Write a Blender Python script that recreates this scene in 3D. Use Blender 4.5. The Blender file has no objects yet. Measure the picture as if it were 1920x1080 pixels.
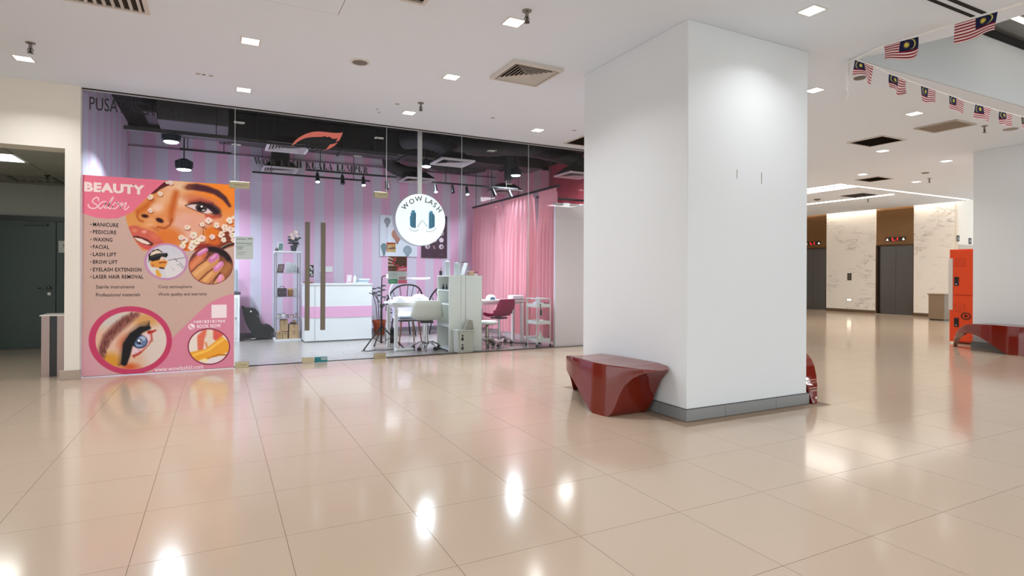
"""A mall hall with a beauty salon front, columns, benches and a lift lobby, built from code alone."""
import bpy, math, random
import numpy as np
from mathutils import Vector, Matrix

random.seed(7)
SC = bpy.context.scene
COL = SC.collection
PI = math.pi

# ------------------------------------------------------------------ camera, world, exposure
CAM_H = 1.2
YAW, ROLL, FPX, CY = 0.472885, -0.0045224, 1075.79, 514.887
cam = bpy.data.cameras.new('camera')
cam.sensor_fit = 'HORIZONTAL'
cam.sensor_width = 36.0
cam.lens = FPX / 1920.0 * 36.0
cam.shift_y = -(540.0 - CY) / 1920.0
cam.clip_start, cam.clip_end = 0.05, 200
cam_o = bpy.data.objects.new('camera', cam)
COL.objects.link(cam_o)
_f = Vector((math.sin(YAW), math.cos(YAW), 0))
_r0 = Vector((math.cos(YAW), -math.sin(YAW), 0))
_d0 = Vector((0, 0, -1))
_r = _r0 * math.cos(ROLL) + _d0 * math.sin(ROLL)
_d = _d0 * math.cos(ROLL) - _r0 * math.sin(ROLL)
m = Matrix((( _r.x, -_d.x, -_f.x, 0), (_r.y, -_d.y, -_f.y, 0), (_r.z, -_d.z, -_f.z, CAM_H), (0, 0, 0, 1)))
cam_o.matrix_world = m
SC.camera = cam_o

SC.view_settings.view_transform = 'Standard'
SC.view_settings.look = 'None'
SC.view_settings.gamma = 1.0
SC.view_settings.use_curve_mapping = False
SC.view_settings.exposure = 0.24

world = bpy.data.worlds.new('world')
SC.world = world
world.use_nodes = True
world.node_tree.nodes['Background'].inputs[0].default_value = (0.93, 0.975, 1.0, 1)
world.node_tree.nodes['Background'].inputs[1].default_value = 1.4


def at_y(px, py, y):
    """point of the photograph (1920 x 1080) on the upright plane Y = y"""
    d = _r * ((px - 960) / FPX) + _d * ((py - CY) / FPX) + _f
    return Vector((0, 0, CAM_H)) + d * (y / d.y)


def at_x(px, py, x):
    d = _r * ((px - 960) / FPX) + _d * ((py - CY) / FPX) + _f
    return Vector((0, 0, CAM_H)) + d * (x / d.x)


def at_z(px, py, z):
    d = _r * ((px - 960) / FPX) + _d * ((py - CY) / FPX) + _f
    return Vector((0, 0, CAM_H)) + d * ((z - CAM_H) / d.z)


# room lamps: the recessed downlights and the salon floodlights
H = 3.31


def lamp(kind, loc, energy, color, size=0.12, spread=PI, rot=(0, 0, 0)):
    l = bpy.data.lights.new('lamp', kind)
    l.energy, l.color = energy, color
    if kind == 'AREA':
        l.shape, l.size, l.spread = 'SQUARE', size, spread
    elif kind == 'POINT':
        l.shadow_soft_size = size
    o = bpy.data.objects.new('lamp', l)
    o.location, o.rotation_euler = loc, rot
    COL.objects.link(o)
    return o


E_DOWN, E_FLOOD = 11.0, 60.0
WARM, NEUT, COOL = (1.0, 0.94, 0.86), (0.985, 0.985, 1.0), (0.78, 0.88, 1.0)
DOWN = [(-1.72, 7.24, NEUT), (0.25, 5.73, NEUT), (0.25, 7.28, NEUT), (2.19, 4.27, NEUT), (2.21, 5.76, NEUT),
        (2.21, 7.30, NEUT), (4.14, 7.29, NEUT), (4.19, 2.98, NEUT), (6.02, 4.24, NEUT), (8.02, 4.25, WARM),
        (9.945, 5.76, WARM), (11.83, 5.72, WARM), (11.88, 7.28, WARM), (13.85, 7.29, WARM)]
for x, y, c in DOWN:
    lamp('AREA', (x, y, H - 0.006), E_DOWN * (0.45 if y < 3 else 1.0), c, 0.13, 2.3)
# unseen fill lamps added in the open well to brighten the right side
for x, y in ((8.5, 0.5), (12.5, 0.5), (8.5, -3.5), (12.5, -3.5)):
    lamp('AREA', (x, y, 4.02), 70.0, (0.95, 0.98, 1.0), 1.2)
# the same grid of downlights goes on outside the picture
for x, y in [(-1.73, 5.72), (-1.73, 4.1), (0.25, 4.1), (0.25, 1.4), (2.2, 1.4), (2.2, -1.2), (4.14, 5.8), (4.2, 0.4), (4.2, -2.3),
             (-1.7, 1.4), (-1.7, -1.5), (-3.7, 4.3), (-3.7, 1.4), (13.8, 4.2), (15.8, 5.7), (15.8, 7.28),
             (8.0, 7.28), (6.1, 5.6), (6.1, 7.1)]:
    lamp('AREA', (x, y, H - 0.006), E_DOWN, WARM if x > 7 else NEUT, 0.13, 2.3)

# ------------------------------------------------------------------ materials
def lin(c):
    if isinstance(c, str):
        c = tuple(int(c[i:i + 2], 16) for i in (0, 2, 4))
    return tuple((v / 255 / 12.92) if v / 255 <= 0.04045 else ((v / 255 + 0.055) / 1.055) ** 2.4 for v in c)


MATS = {}


def mat(name, c='c8c8c8', rough=0.5, metal=0.0, spec=0.5, emit=0.0, noise=0.0, nscale=8.0, bump=0.0, bscale=60.0,
        vcol=None, trans=0.0, alpha=1.0, coat=0.0, rand=0.0):
    if name in MATS:
        return MATS[name]
    M = bpy.data.materials.new(name)
    M.use_nodes = True
    nt = M.node_tree
    b = nt.nodes['Principled BSDF']
    L = nt.links.new
    col = lin(c)
    b.inputs['Base Color'].default_value = (*col, 1)
    b.inputs['Roughness'].default_value = rough
    b.inputs['Metallic'].default_value = metal
    b.inputs['Specular IOR Level'].default_value = spec
    b.inputs['Coat Weight'].default_value = coat
    b.inputs['Alpha'].default_value = alpha
    src = None
    if vcol:
        a = nt.nodes.new('ShaderNodeVertexColor')
        a.layer_name = vcol
        src = a.outputs['Color']
    if noise or rand:
        if src is None:
            rgb = nt.nodes.new('ShaderNodeRGB')
            rgb.outputs[0].default_value = (*col, 1)
            src = rgb.outputs[0]
        hv = nt.nodes.new('ShaderNodeHueSaturation')
        L(src, hv.inputs['Color'])
        mr = nt.nodes.new('ShaderNodeMapRange')
        if noise:
            tc = nt.nodes.new('ShaderNodeNewGeometry')
            n = nt.nodes.new('ShaderNodeTexNoise')
            n.inputs['Scale'].default_value = nscale
            n.inputs['Detail'].default_value = 4
            L(tc.outputs['Position'], n.inputs['Vector'])
            L(n.outputs[0], mr.inputs[0])
            amp = noise
        else:
            oi = nt.nodes.new('ShaderNodeObjectInfo')
            L(oi.outputs['Random'], mr.inputs[0])
            amp = rand
        mr.inputs[3].default_value = 1 - amp
        mr.inputs[4].default_value = 1 + amp
        L(mr.outputs[0], hv.inputs['Value'])
        src = hv.outputs[0]
    if src is not None:
        L(src, b.inputs['Base Color'])
    if bump:
        n = nt.nodes.new('ShaderNodeTexNoise')
        n.inputs['Scale'].default_value = bscale
        g = nt.nodes.new('ShaderNodeNewGeometry')
        L(g.outputs['Position'], n.inputs['Vector'])
        bp = nt.nodes.new('ShaderNodeBump')
        bp.inputs['Strength'].default_value = bump
        bp.inputs['Distance'].default_value = 0.01
        L(n.outputs[0], bp.inputs['Height'])
        L(bp.outputs[0], b.inputs['Normal'])
    if emit:
        if src is not None:
            L(src, b.inputs['Emission Color'])
        else:
            b.inputs['Emission Color'].default_value = (*col, 1)
        b.inputs['Emission Strength'].default_value = emit
    MATS[name] = M
    return M


def glass_mat(name, tint=(0.965, 0.98, 0.975), ior=1.28):
    """thin clear pane: fresnel reflection over straight transparency"""
    M = bpy.data.materials.new(name)
    M.use_nodes = True
    nt = M.node_tree
    nt.nodes.clear()
    out = nt.nodes.new('ShaderNodeOutputMaterial')
    mx = nt.nodes.new('ShaderNodeMixShader')
    tr = nt.nodes.new('ShaderNodeBsdfTransparent')
    gl = nt.nodes.new('ShaderNodeBsdfGlossy')
    fr = nt.nodes.new('ShaderNodeFresnel')
    tr.inputs[0].default_value = (*tint, 1)
    gl.inputs['Roughness'].default_value = 0.0
    fr.inputs['IOR'].default_value = ior
    L = nt.links.new
    L(fr.outputs[0], mx.inputs[0])
    L(tr.outputs[0], mx.inputs[1])
    L(gl.outputs[0], mx.inputs[2])
    L(mx.outputs[0], out.inputs[0])
    MATS[name] = M
    return M


def stripe_mat(name, axis, c1, c2, period, phase, duty=0.5, rough=0.55):
    """vertical wallpaper stripes, measured along a world axis"""
    M = bpy.data.materials.new(name)
    M.use_nodes = True
    nt = M.node_tree
    L = nt.links.new
    b = nt.nodes['Principled BSDF']
    b.inputs['Roughness'].default_value = rough
    b.inputs['Specular IOR Level'].default_value = 0.3
    g = nt.nodes.new('ShaderNodeNewGeometry')
    s = nt.nodes.new('ShaderNodeSeparateXYZ')
    L(g.outputs['Position'], s.inputs[0])
    a = nt.nodes.new('ShaderNodeMath'); a.operation = 'SUBTRACT'; a.inputs[1].default_value = phase
    L(s.outputs[axis], a.inputs[0])
    d = nt.nodes.new('ShaderNodeMath'); d.operation = 'DIVIDE'; d.inputs[1].default_value = period
    L(a.outputs[0], d.inputs[0])
    f = nt.nodes.new('ShaderNodeMath'); f.operation = 'FRACT'
    L(d.outputs[0], f.inputs[0])
    q = nt.nodes.new('ShaderNodeMath'); q.operation = 'LESS_THAN'; q.inputs[1].default_value = duty
    L(f.outputs[0], q.inputs[0])
    mx = nt.nodes.new('ShaderNodeMix'); mx.data_type = 'RGBA'
    mx.inputs['A'].default_value = (*lin(c2), 1)
    mx.inputs['B'].default_value = (*lin(c1), 1)
    L(q.outputs[0], mx.inputs['Factor'])
    L(mx.outputs['Result'], b.inputs['Base Color'])
    MATS[name] = M
    return M


def marble_mat(name):
    M = bpy.data.materials.new(name)
    M.use_nodes = True
    nt = M.node_tree
    L = nt.links.new
    b = nt.nodes['Principled BSDF']
    b.inputs['Roughness'].default_value = 0.12
    g = nt.nodes.new('ShaderNodeNewGeometry')
    mp = nt.nodes.new('ShaderNodeMapping')
    mp.inputs['Rotation'].default_value = (0.75, 0, 0)
    mp.inputs['Scale'].default_value = (1, 0.5, 1.5)
    L(g.outputs['Position'], mp.inputs[0])
    n = nt.nodes.new('ShaderNodeTexNoise')
    n.inputs['Scale'].default_value = 2.2
    n.inputs['Detail'].default_value = 7
    n.inputs['Roughness'].default_value = 0.6
    n.inputs['Distortion'].default_value = 1.2
    L(mp.outputs[0], n.inputs[0])
    a = nt.nodes.new('ShaderNodeMath'); a.operation = 'SUBTRACT'; a.inputs[1].default_value = 0.5
    L(n.outputs[0], a.inputs[0])
    ab = nt.nodes.new('ShaderNodeMath'); ab.operation = 'ABSOLUTE'
    L(a.outputs[0], ab.inputs[0])
    n2 = nt.nodes.new('ShaderNodeTexNoise')
    n2.inputs['Scale'].default_value = 1.3
    L(g.outputs['Position'], n2.inputs[0])
    r2 = nt.nodes.new('ShaderNodeMapRange')
    r2.inputs[1].default_value, r2.inputs[2].default_value = 0.45, 0.7
    L(n2.outputs[0], r2.inputs[0])
    r = nt.nodes.new('ShaderNodeMapRange')
    r.inputs[1].default_value, r.inputs[2].default_value = 0.0, 0.035
    r.inputs[3].default_value, r.inputs[4].default_value = 1.0, 0.0
    L(ab.outputs[0], r.inputs[0])
    mu = nt.nodes.new('ShaderNodeMath'); mu.operation = 'MULTIPLY'
    L(r.outputs[0], mu.inputs[0]); L(r2.outputs[0], mu.inputs[1])
    mx = nt.nodes.new('ShaderNodeMix'); mx.data_type = 'RGBA'
    mx.inputs['A'].default_value = (*lin('e9e4dd'), 1)
    mx.inputs['B'].default_value = (*lin('aca49d'), 1)
    L(mu.outputs[0], mx.inputs['Factor'])
    L(mx.outputs['Result'], b.inputs['Base Color'])
    MATS[name] = M
    return M


def cloth_mat(name, c, trans=0.35):
    M = bpy.data.materials.new(name)
    M.use_nodes = True
    nt = M.node_tree
    nt.nodes.clear()
    L = nt.links.new
    out = nt.nodes.new('ShaderNodeOutputMaterial')
    d = nt.nodes.new('ShaderNodeBsdfDiffuse')
    t = nt.nodes.new('ShaderNodeBsdfTranslucent')
    d.inputs[0].default_value = (*lin(c), 1)
    t.inputs[0].default_value = (*lin(c), 1)
    mx = nt.nodes.new('ShaderNodeMixShader')
    mx.inputs[0].default_value = trans
    L(d.outputs[0], mx.inputs[1]); L(t.outputs[0], mx.inputs[2]); L(mx.outputs[0], out.inputs[0])
    MATS[name] = M
    return M


# ------------------------------------------------------------------ objects
def root_loc(o):
    while o.parent:
        o = o.parent
    return o.location.copy()


def tag(o, label=None, cat=None, group=None, kind=None):
    if label: o['label'] = label
    if cat: o['category'] = cat
    if group: o['group'] = group
    if kind: o['kind'] = kind
    return o


def thing(name, label, cat, loc=(0, 0, 0), group=None, rz=0.0):
    o = bpy.data.objects.new(name, None)
    COL.objects.link(o)
    o.location = loc
    o.rotation_euler.z = rz
    o.empty_display_size = 0.1
    return tag(o, label, cat, group)


class MB:
    """collects shapes, then links them as one mesh object"""

    def __init__(s):
        s.v, s.f = [], []

    def add(s, vs, fs):
        k = len(s.v)
        s.v += [tuple(v) for v in vs]
        s.f += [tuple(i + k for i in f) for f in fs]
        return s

    def box(s, x0, x1, y0, y1, z0, z1):
        return s.add([(x0, y0, z0), (x1, y0, z0), (x1, y1, z0), (x0, y1, z0), (x0, y0, z1), (x1, y0, z1), (x1, y1, z1), (x0, y1, z1)],
                     [(0, 3, 2, 1), (4, 5, 6, 7), (0, 1, 5, 4), (1, 2, 6, 5), (2, 3, 7, 6), (3, 0, 4, 7)])

    def cbox(s, cx, cy, cz, sx, sy, sz):
        return s.box(cx - sx / 2, cx + sx / 2, cy - sy / 2, cy + sy / 2, cz - sz / 2, cz + sz / 2)

    def obox(s, c, ux, uy, uz, sx, sy, sz):
        c, ux, uy, uz = Vector(c), Vector(ux).normalized(), Vector(uy).normalized(), Vector(uz).normalized()
        vs = []
        for k in (-1, 1):
            for (i, j) in ((-1, -1), (1, -1), (1, 1), (-1, 1)):
                vs.append(c + ux * i * sx / 2 + uy * j * sy / 2 + uz * k * sz / 2)
        return s.add(vs, [(0, 3, 2, 1), (4, 5, 6, 7), (0, 1, 5, 4), (1, 2, 6, 5), (2, 3, 7, 6), (3, 0, 4, 7)])

    def cyl(s, p0, p1, r0, r1=None, n=14, cap=True):
        r1 = r0 if r1 is None else r1
        p0, p1 = Vector(p0), Vector(p1)
        d = (p1 - p0).normalized()
        a = d.orthogonal().normalized()
        b = d.cross(a)
        vs = []
        for p, r in ((p0, r0), (p1, r1)):
            for i in range(n):
                t = 2 * PI * i / n
                vs.append(p + (a * math.cos(t) + b * math.sin(t)) * r)
        fs = [(i, (i + 1) % n, n + (i + 1) % n, n + i) for i in range(n)]
        if cap:
            fs += [tuple(reversed(range(n))), tuple(range(n, 2 * n))]
        return s.add(vs, fs)

    def tube(s, pts, r, n=8, closed=False):
        pts = [Vector(p) for p in pts]
        N = len(pts)
        vs, fs = [], []
        prev = None
        for i, p in enumerate(pts):
            if closed:
                d = pts[(i + 1) % N] - pts[i - 1]
            else:
                d = pts[min(i + 1, N - 1)] - pts[max(i - 1, 0)]
            d.normalize()
            a = d.orthogonal().normalized() if prev is None else (prev - d * prev.dot(d)).normalized()
            prev = a
            b = d.cross(a)
            rr = r[i] if isinstance(r, (list, tuple)) else r
            for k in range(n):
                t = 2 * PI * k / n
                vs.append(p + (a * math.cos(t) + b * math.sin(t)) * rr)
        M_ = N if closed else N - 1
        for i in range(M_):
            j = (i + 1) % N
            for k in range(n):
                fs.append((i * n + k, i * n + (k + 1) % n, j * n + (k + 1) % n, j * n + k))
        if not closed:
            fs += [tuple(reversed(range(n))), tuple(range((N - 1) * n, N * n))]
        return s.add(vs, fs)

    def lathe(s, prof, c=(0, 0, 0), n=24, sx=1.0, sy=1.0):
        """prof: list of (radius, z)"""
        vs, fs = [], []
        N = len(prof)
        for (r, z) in prof:
            for k in range(n):
                t = 2 * PI * k / n
                vs.append((c[0] + r * sx * math.cos(t), c[1] + r * sy * math.sin(t), c[2] + z))
        for i in range(N - 1):
            for k in range(n):
                fs.append((i * n + k, i * n + (k + 1) % n, (i + 1) * n + (k + 1) % n, (i + 1) * n + k))
        if prof[0][0] > 1e-6: fs.append(tuple(reversed(range(n))))
        if prof[-1][0] > 1e-6: fs.append(tuple(range((N - 1) * n, N * n)))
        return s.add(vs, fs)

    def prism(s, poly, fn, d0, d1):
        """poly of (u, v); fn(u, v, d) gives the point; extruded from d0 to d1"""
        n = len(poly)
        vs = [fn(u, v, d0) for u, v in poly] + [fn(u, v, d1) for u, v in poly]
        fs = [tuple(reversed(range(n))), tuple(range(n, 2 * n))] + [(i, (i + 1) % n, n + (i + 1) % n, n + i) for i in range(n)]
        return s.add(vs, fs)

    def ring(s, cx, cy, a0, z0, a1, z1, b0=None, b1=None):
        """square ring facing between half sizes a0 (at z0) and a1 (at z1)"""
        b0 = a0 if b0 is None else b0
        b1 = a1 if b1 is None else b1
        P = lambda a, b, z: [(cx - a, cy - b, z), (cx + a, cy - b, z), (cx + a, cy + b, z), (cx - a, cy + b, z)]
        return s.add(P(a0, b0, z0) + P(a1, b1, z1), [(i, (i + 1) % 4, 4 + (i + 1) % 4, 4 + i) for i in range(4)])

    def grid(s, P):
        """P[i][j] points"""
        n, m = len(P), len(P[0])
        vs = [p for row in P for p in row]
        fs = [(i * m + j, i * m + j + 1, (i + 1) * m + j + 1, (i + 1) * m + j) for i in range(n - 1) for j in range(m - 1)]
        return s.add(vs, fs)

    def build(s, name, material, parent=None, smooth=False, local=False, bevel=0.0, solid=0.0, fix=True, angle=None):
        off = Vector((0, 0, 0))
        if parent is not None and not local:
            off = root_loc(parent)
        me = bpy.data.meshes.new(name)
        me.from_pydata([(v[0] - off.x, v[1] - off.y, v[2] - off.z) for v in s.v], [], s.f)
        if fix:
            import bmesh
            bm = bmesh.new()
            bm.from_mesh(me)
            bmesh.ops.recalc_face_normals(bm, faces=bm.faces)
            bm.to_mesh(me)
            bm.free()
        if material: me.materials.append(material)
        o = bpy.data.objects.new(name, me)
        COL.objects.link(o)
        if parent is not None: o.parent = parent
        if smooth:
            me.polygons.foreach_set('use_smooth', [True] * len(me.polygons))
            if smooth == 'auto':
                me.set_sharp_from_angle(angle=math.radians(angle or 35))
        if bevel:
            b = o.modifiers.new('bevel', 'BEVEL')
            b.width, b.segments, b.limit_method = bevel, 2, 'ANGLE'
        if solid:
            b = o.modifiers.new('thickness', 'SOLIDIFY')
            b.thickness, b.offset = solid, 0
        return o


def structure(mb, name, material, parent=None, **k):
    o = mb.build(name, material, parent, **k)
    if parent is None: o['kind'] = 'structure'
    return o


def copy_tree(o, parent=None):
    c = o.copy()
    COL.objects.link(c)
    if parent is not None: c.parent = parent
    for ch in list(o.children): copy_tree(ch, c)
    return c


def dup(o, loc, label, rz=None):
    c = copy_tree(o)
    c.location = loc
    if rz is not None: c.rotation_euler.z = rz
    c['label'] = label
    return c


def catmull(pts, k=6):
    out = []
    n = len(pts)
    for i in range(n - 1):
        p0, p1, p2, p3 = pts[max(i - 1, 0)], pts[i], pts[i + 1], pts[min(i + 2, n - 1)]
        for j in range(k):
            t = j / k
            out.append(tuple(0.5 * (2 * b + (c - a) * t + (2 * a - 5 * b + 4 * c - d) * t * t + (3 * b - a - 3 * c + d) * t ** 3)
                             for a, b, c, d in zip(p0, p1, p2, p3)))
    out.append(tuple(pts[-1]))
    return out


def lerp_tab(tab, t):
    if t <= tab[0][0]: return tab[0][1]
    for (a, va), (b, vb) in zip(tab, tab[1:]):
        if t <= b: return va + (vb - va) * (t - a) / (b - a)
    return tab[-1][1]


# ------------------------------------------------------------------ writing and prints
_glyph = {}


def text_verts(s, weight=0.0, spacing=1.0, shear=0.0):
    key = (s, weight, spacing, shear)
    if key not in _glyph:
        cu = bpy.data.curves.new('text', 'FONT')
        cu.body = s
        cu.size = 1
        cu.offset = weight
        cu.space_character = spacing
        cu.shear = shear
        cu.resolution_u = 3
        o = bpy.data.objects.new('text', cu)
        COL.objects.link(o)
        dg = bpy.context.evaluated_depsgraph_get()
        me = bpy.data.meshes.new_from_object(o.evaluated_get(dg))
        v = [tuple(x.co) for x in me.vertices]
        f = [tuple(p.vertices) for p in me.polygons]
        bpy.data.objects.remove(o)
        bpy.data.meshes.remove(me)
        bpy.data.curves.remove(cu)
        _glyph[key] = (v, f)
    return _glyph[key]


def text_on(name, s, fn, u0, u1, v0, v1, material, parent, weight=0.0, spacing=1.0, shear=0.0, local=False):
    """writing fitted to the box u0..u1, v0..v1 of a flat surface; fn(u, v) gives the point"""
    v, f = text_verts(s, weight, spacing, shear)
    xs = [p[0] for p in v]; ys = [p[1] for p in v]
    ax, bx, ay, by = min(xs), max(xs), min(ys), max(ys)
    mb = MB()
    mb.add([fn(u0 + (p[0] - ax) / (bx - ax) * (u1 - u0), v0 + (p[1] - ay) / (by - ay) * (v1 - v0)) for p in v], f)
    return mb.build(name, material, parent, fix=False, local=local)


def ribbon(mb, pts, w, fn):
    """flat brush stroke through (u, v) points, width w (number or list)"""
    n = len(pts)
    L_, R_ = [], []
    for i, p in enumerate(pts):
        a, b = pts[max(i - 1, 0)], pts[min(i + 1, n - 1)]
        dx, dy = b[0] - a[0], b[1] - a[1]
        l = math.hypot(dx, dy) or 1
        ww = (w[i] if isinstance(w, list) else w) / 2
        L_.append(fn(p[0] - dy / l * ww, p[1] + dx / l * ww))
        R_.append(fn(p[0] + dy / l * ww, p[1] - dx / l * ww))
    return mb.grid([L_, R_])


class Canvas:
    """a small picture painted in numpy; becomes the vertex colours of a flat print"""

    def __init__(s, u0, u1, v0, v1, nx, ny, base):
        s.X, s.Y = np.meshgrid(np.linspace(u0, u1, nx), np.linspace(v0, v1, ny))
        s.c = np.empty((ny, nx, 3)); s.c[:] = base
        s.nx, s.ny = nx, ny
        s.t = (0, 0, 1)
        s.clip = None

    def at(s, ox, oy, k):
        s.t = (ox, oy, k)
        return s

    def _xy(s):
        ox, oy, k = s.t
        return (s.X - ox) * k, (s.Y - oy) * k

    def put(s, a, col):
        if s.clip is not None: a = a * s.clip
        s.c = s.c * (1 - a[..., None]) + np.array(col, float) * a[..., None]
        return s

    def _al(s, d, soft):
        """d: signed distance, negative inside"""
        return np.clip(0.5 - d / max(soft, 1e-6), 0, 1)

    def ell_a(s, cx, cy, rx, ry, ang=0, soft=None):
        x, y = s._xy()
        c, n = math.cos(math.radians(ang)), math.sin(math.radians(ang))
        dx, dy = x - cx, y - cy
        a, b = dx * c + dy * n, -dx * n + dy * c
        r = np.sqrt((a / rx) ** 2 + (b / ry) ** 2)
        return s._al((r - 1) * min(rx, ry), soft or s.t[2])

    def ell(s, cx, cy, rx, ry, col, ang=0, soft=None, op=1.0):
        return s.put(s.ell_a(cx, cy, rx, ry, ang, soft) * op, col)

    def stroke(s, pts, w, col, soft=None, op=1.0):
        x, y = s._xy()
        d = np.full(x.shape, 1e9)
        ws = w if isinstance(w, (list, tuple)) else [w] * len(pts)
        for (p, q, w0, w1) in zip(pts, pts[1:], ws, ws[1:]):
            vx, vy = q[0] - p[0], q[1] - p[1]
            t = np.clip(((x - p[0]) * vx + (y - p[1]) * vy) / (vx * vx + vy * vy + 1e-9), 0, 1)
            d = np.minimum(d, np.hypot(x - p[0] - t * vx, y - p[1] - t * vy) - (w0 + (w1 - w0) * t) / 2)
        return s.put(s._al(d, soft or s.t[2]) * op, col)

    def poly_a(s, pts, soft=None):
        x, y = s._xy()
        d = np.full(x.shape, 1e9)
        ins = np.zeros(x.shape, bool)
        for p, q in zip(pts, pts[1:] + pts[:1]):
            vx, vy = q[0] - p[0], q[1] - p[1]
            t = np.clip(((x - p[0]) * vx + (y - p[1]) * vy) / (vx * vx + vy * vy + 1e-9), 0, 1)
            d = np.minimum(d, np.hypot(x - p[0] - t * vx, y - p[1] - t * vy))
            if q[1] != p[1]:
                c = ((p[1] > y) != (q[1] > y)) & (x < vx * (y - p[1]) / vy + p[0])
                ins ^= c
        return s._al(np.where(ins, -d, d), soft or s.t[2])

    def poly(s, pts, col, soft=None, op=1.0):
        return s.put(s.poly_a(pts, soft) * op, col)

    def build(s, name, fn, parent, rough=0.35, emit=0.0, local=False):
        """fn(i fraction along u, j fraction along v) gives the point"""
        nx, ny = s.nx, s.ny
        off = Vector((0, 0, 0)) if (parent is None or local) else root_loc(parent)
        co = np.array([tuple(Vector(fn(i / (nx - 1), j / (ny - 1))) - off) for j in range(ny) for i in range(nx)])
        me = bpy.data.meshes.new(name)
        idx = np.arange(nx * ny).reshape(ny, nx)
        q = np.stack([idx[:-1, :-1], idx[1:, :-1], idx[1:, 1:], idx[:-1, 1:]], -1).reshape(-1, 4)
        me.vertices.add(len(co)); me.vertices.foreach_set('co', co.ravel())
        me.loops.add(q.size); me.loops.foreach_set('vertex_index', q.ravel().astype(np.int32))
        me.polygons.add(len(q))
        me.polygons.foreach_set('loop_start', np.arange(0, q.size, 4, dtype=np.int32))
        me.update(calc_edges=True)
        c = s.c / 255.0
        l = np.where(c <= 0.04045, c / 12.92, ((c + 0.055) / 1.055) ** 2.4)
        ca = me.color_attributes.new('print', 'FLOAT_COLOR', 'POINT')
        ca.data.foreach_set('color', np.concatenate([l.reshape(-1, 3), np.ones((nx * ny, 1))], 1).ravel())
        me.materials.append(mat('print_%s_%s' % (rough, emit), rough=rough, spec=0.2, vcol='print', emit=emit))
        o = bpy.data.objects.new(name, me)
        COL.objects.link(o)
        if parent is not None: o.parent = parent
        return o

# ================================================================== THE SETTING
white_wall = mat('white_paint', 'e6e4e0', 0.55, spec=0.3, noise=0.012, nscale=3, bump=0.03)
cream_wall = mat('cream_paint', 'e6e0d5', 0.55, spec=0.3, noise=0.012, nscale=3, bump=0.03)
col_paint = mat('column_paint', 'e4e9ec', 0.6, spec=0.3, noise=0.01, nscale=3, bump=0.03)
ceil_paint = mat('ceiling_paint', 'e8f1fc', 0.7, spec=0.2)
black_paint = mat('black_paint', '161515', 0.7, spec=0.2)
chrome = mat('chrome', 'd0d0d2', 0.15, 1.0)
steel = mat('brushed_steel', '9a948c', 0.32, 1.0)
black_plastic = mat('black_plastic', '161616', 0.4)
white_plastic = mat('white_plastic', 'e6e6e4', 0.35)
white_lam = mat('white_laminate', 'dfe3e4', 0.3)
grout = mat('tile_joint', '85725f', 0.8)

# ---- floor: 0.6 m porcelain tiles on a bed of joint
tile_m = mat('porcelain_tile', 'b7a490', 0.13, spec=0.55, rand=0.012)
mb = MB()
mb.box(-13, 20, -9, 8.13, -0.12, -0.0025)
mb.box(10.8, 20, 8.13, 15, -0.12, -0.0025)
mb.box(-4.2, -1.4, 8.13, 11.7, -0.12, -0.0025)
floor = structure(mb, 'floor', grout)
T = 0.602
X0, Y0 = -0.323, 1.60
G = 0.0024
cells = []
for i in range(-22, 35):
    for j in range(-19, 23):
        x, y = X0 + i * T, Y0 + j * T
        cx, cy = x + T / 2, y + T / 2
        if cx > 20 or cx < -13 or cy < -9 or cy > 15: continue
        if y + 0.02 > 8.08 and cx < 10.8 and not (x + T > -4.2 and x < -1.5 and cy < 11.7): continue
        cells.append((cx, cy))
tb = MB().box(-T / 2 + G / 2, T / 2 - G / 2, -T / 2 + G / 2, T / 2 - G / 2, -0.01, 0)
tile0 = None


def in_view(cx, cy):
    best = None
    dep = cx * _f.x + cy * _f.y
    if dep < 0.9: return None
    lat = cx * _r0.x + cy * _r0.y
    u, v = 960 + FPX * lat / dep, CY + FPX * CAM_H / dep
    if u < -420 / dep * 1.5 or u > 1920 + 420 / dep * 1.5 or v > 1080 + 900 / dep: return None
    return dep


seen = sorted([(in_view(*c), c) for c in cells if in_view(*c) is not None])
hide = lambda c: 3.5 < c[0] < 4.85 and 3.6 < c[1] < 5.0
near = [c for d, c in seen if not hide(c)][:300]
rest = [c for c in cells if c not in set(near) and not hide(c)]
for cx, cy in near:
    if tile0 is None:
        tile0 = tb.build('tile', tile_m, floor)
        o = tile0
    else:
        o = tile0.copy(); COL.objects.link(o)
    o.location = (cx, cy, 0)
mb = MB()
for cx, cy in rest:
    a = T / 2 - G / 2
    mb.add([(cx - a, cy - a, 0), (cx + a, cy - a, 0), (cx + a, cy + a, 0), (cx - a, cy + a, 0)], [(0, 1, 2, 3)])
tag(mb.build('far_tiles', tile_m, floor), kind='stuff')

# ---- hall ceiling with the open pit on the right and the lobby recess at the far end
mb = MB()
HT = H + 0.5
mb.box(-13, 5.52, -9, 8.06, H, HT)
mb.add([(5.52, 3.461, H), (5.52, -9, H), (5.76, -9, H), (5.76, 2.60, H)], [(0, 1, 2, 3)])
mb.add([(5.76, 2.60, H), (5.76, -9, H), (5.76, -9, 4.08), (5.76, 2.60, 4.08)], [(0, 1, 2, 3)])
mb.add([(5.52, 3.461, H), (5.76, 2.60, H), (5.76, 2.60, 4.08), (5.52, 3.461, 4.08)], [(0, 1, 2, 3)])
mb.box(5.52, 20, 3.461, 8.06, H, HT)
mb.box(10.8, 12.67, 8.06, 15, H, HT)
mb.box(12.67, 20, 8.06, 8.25, H, HT)
ceiling = structure(mb, 'ceiling', ceil_paint)
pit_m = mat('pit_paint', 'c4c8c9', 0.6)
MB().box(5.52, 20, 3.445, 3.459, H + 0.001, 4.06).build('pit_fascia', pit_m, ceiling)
MB().box(5.4, 20, -9, 3.47, 4.06, 4.16).build('pit_soffit', mat('pit_soffit_grey', '5f5e5d', 0.25), ceiling)
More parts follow.
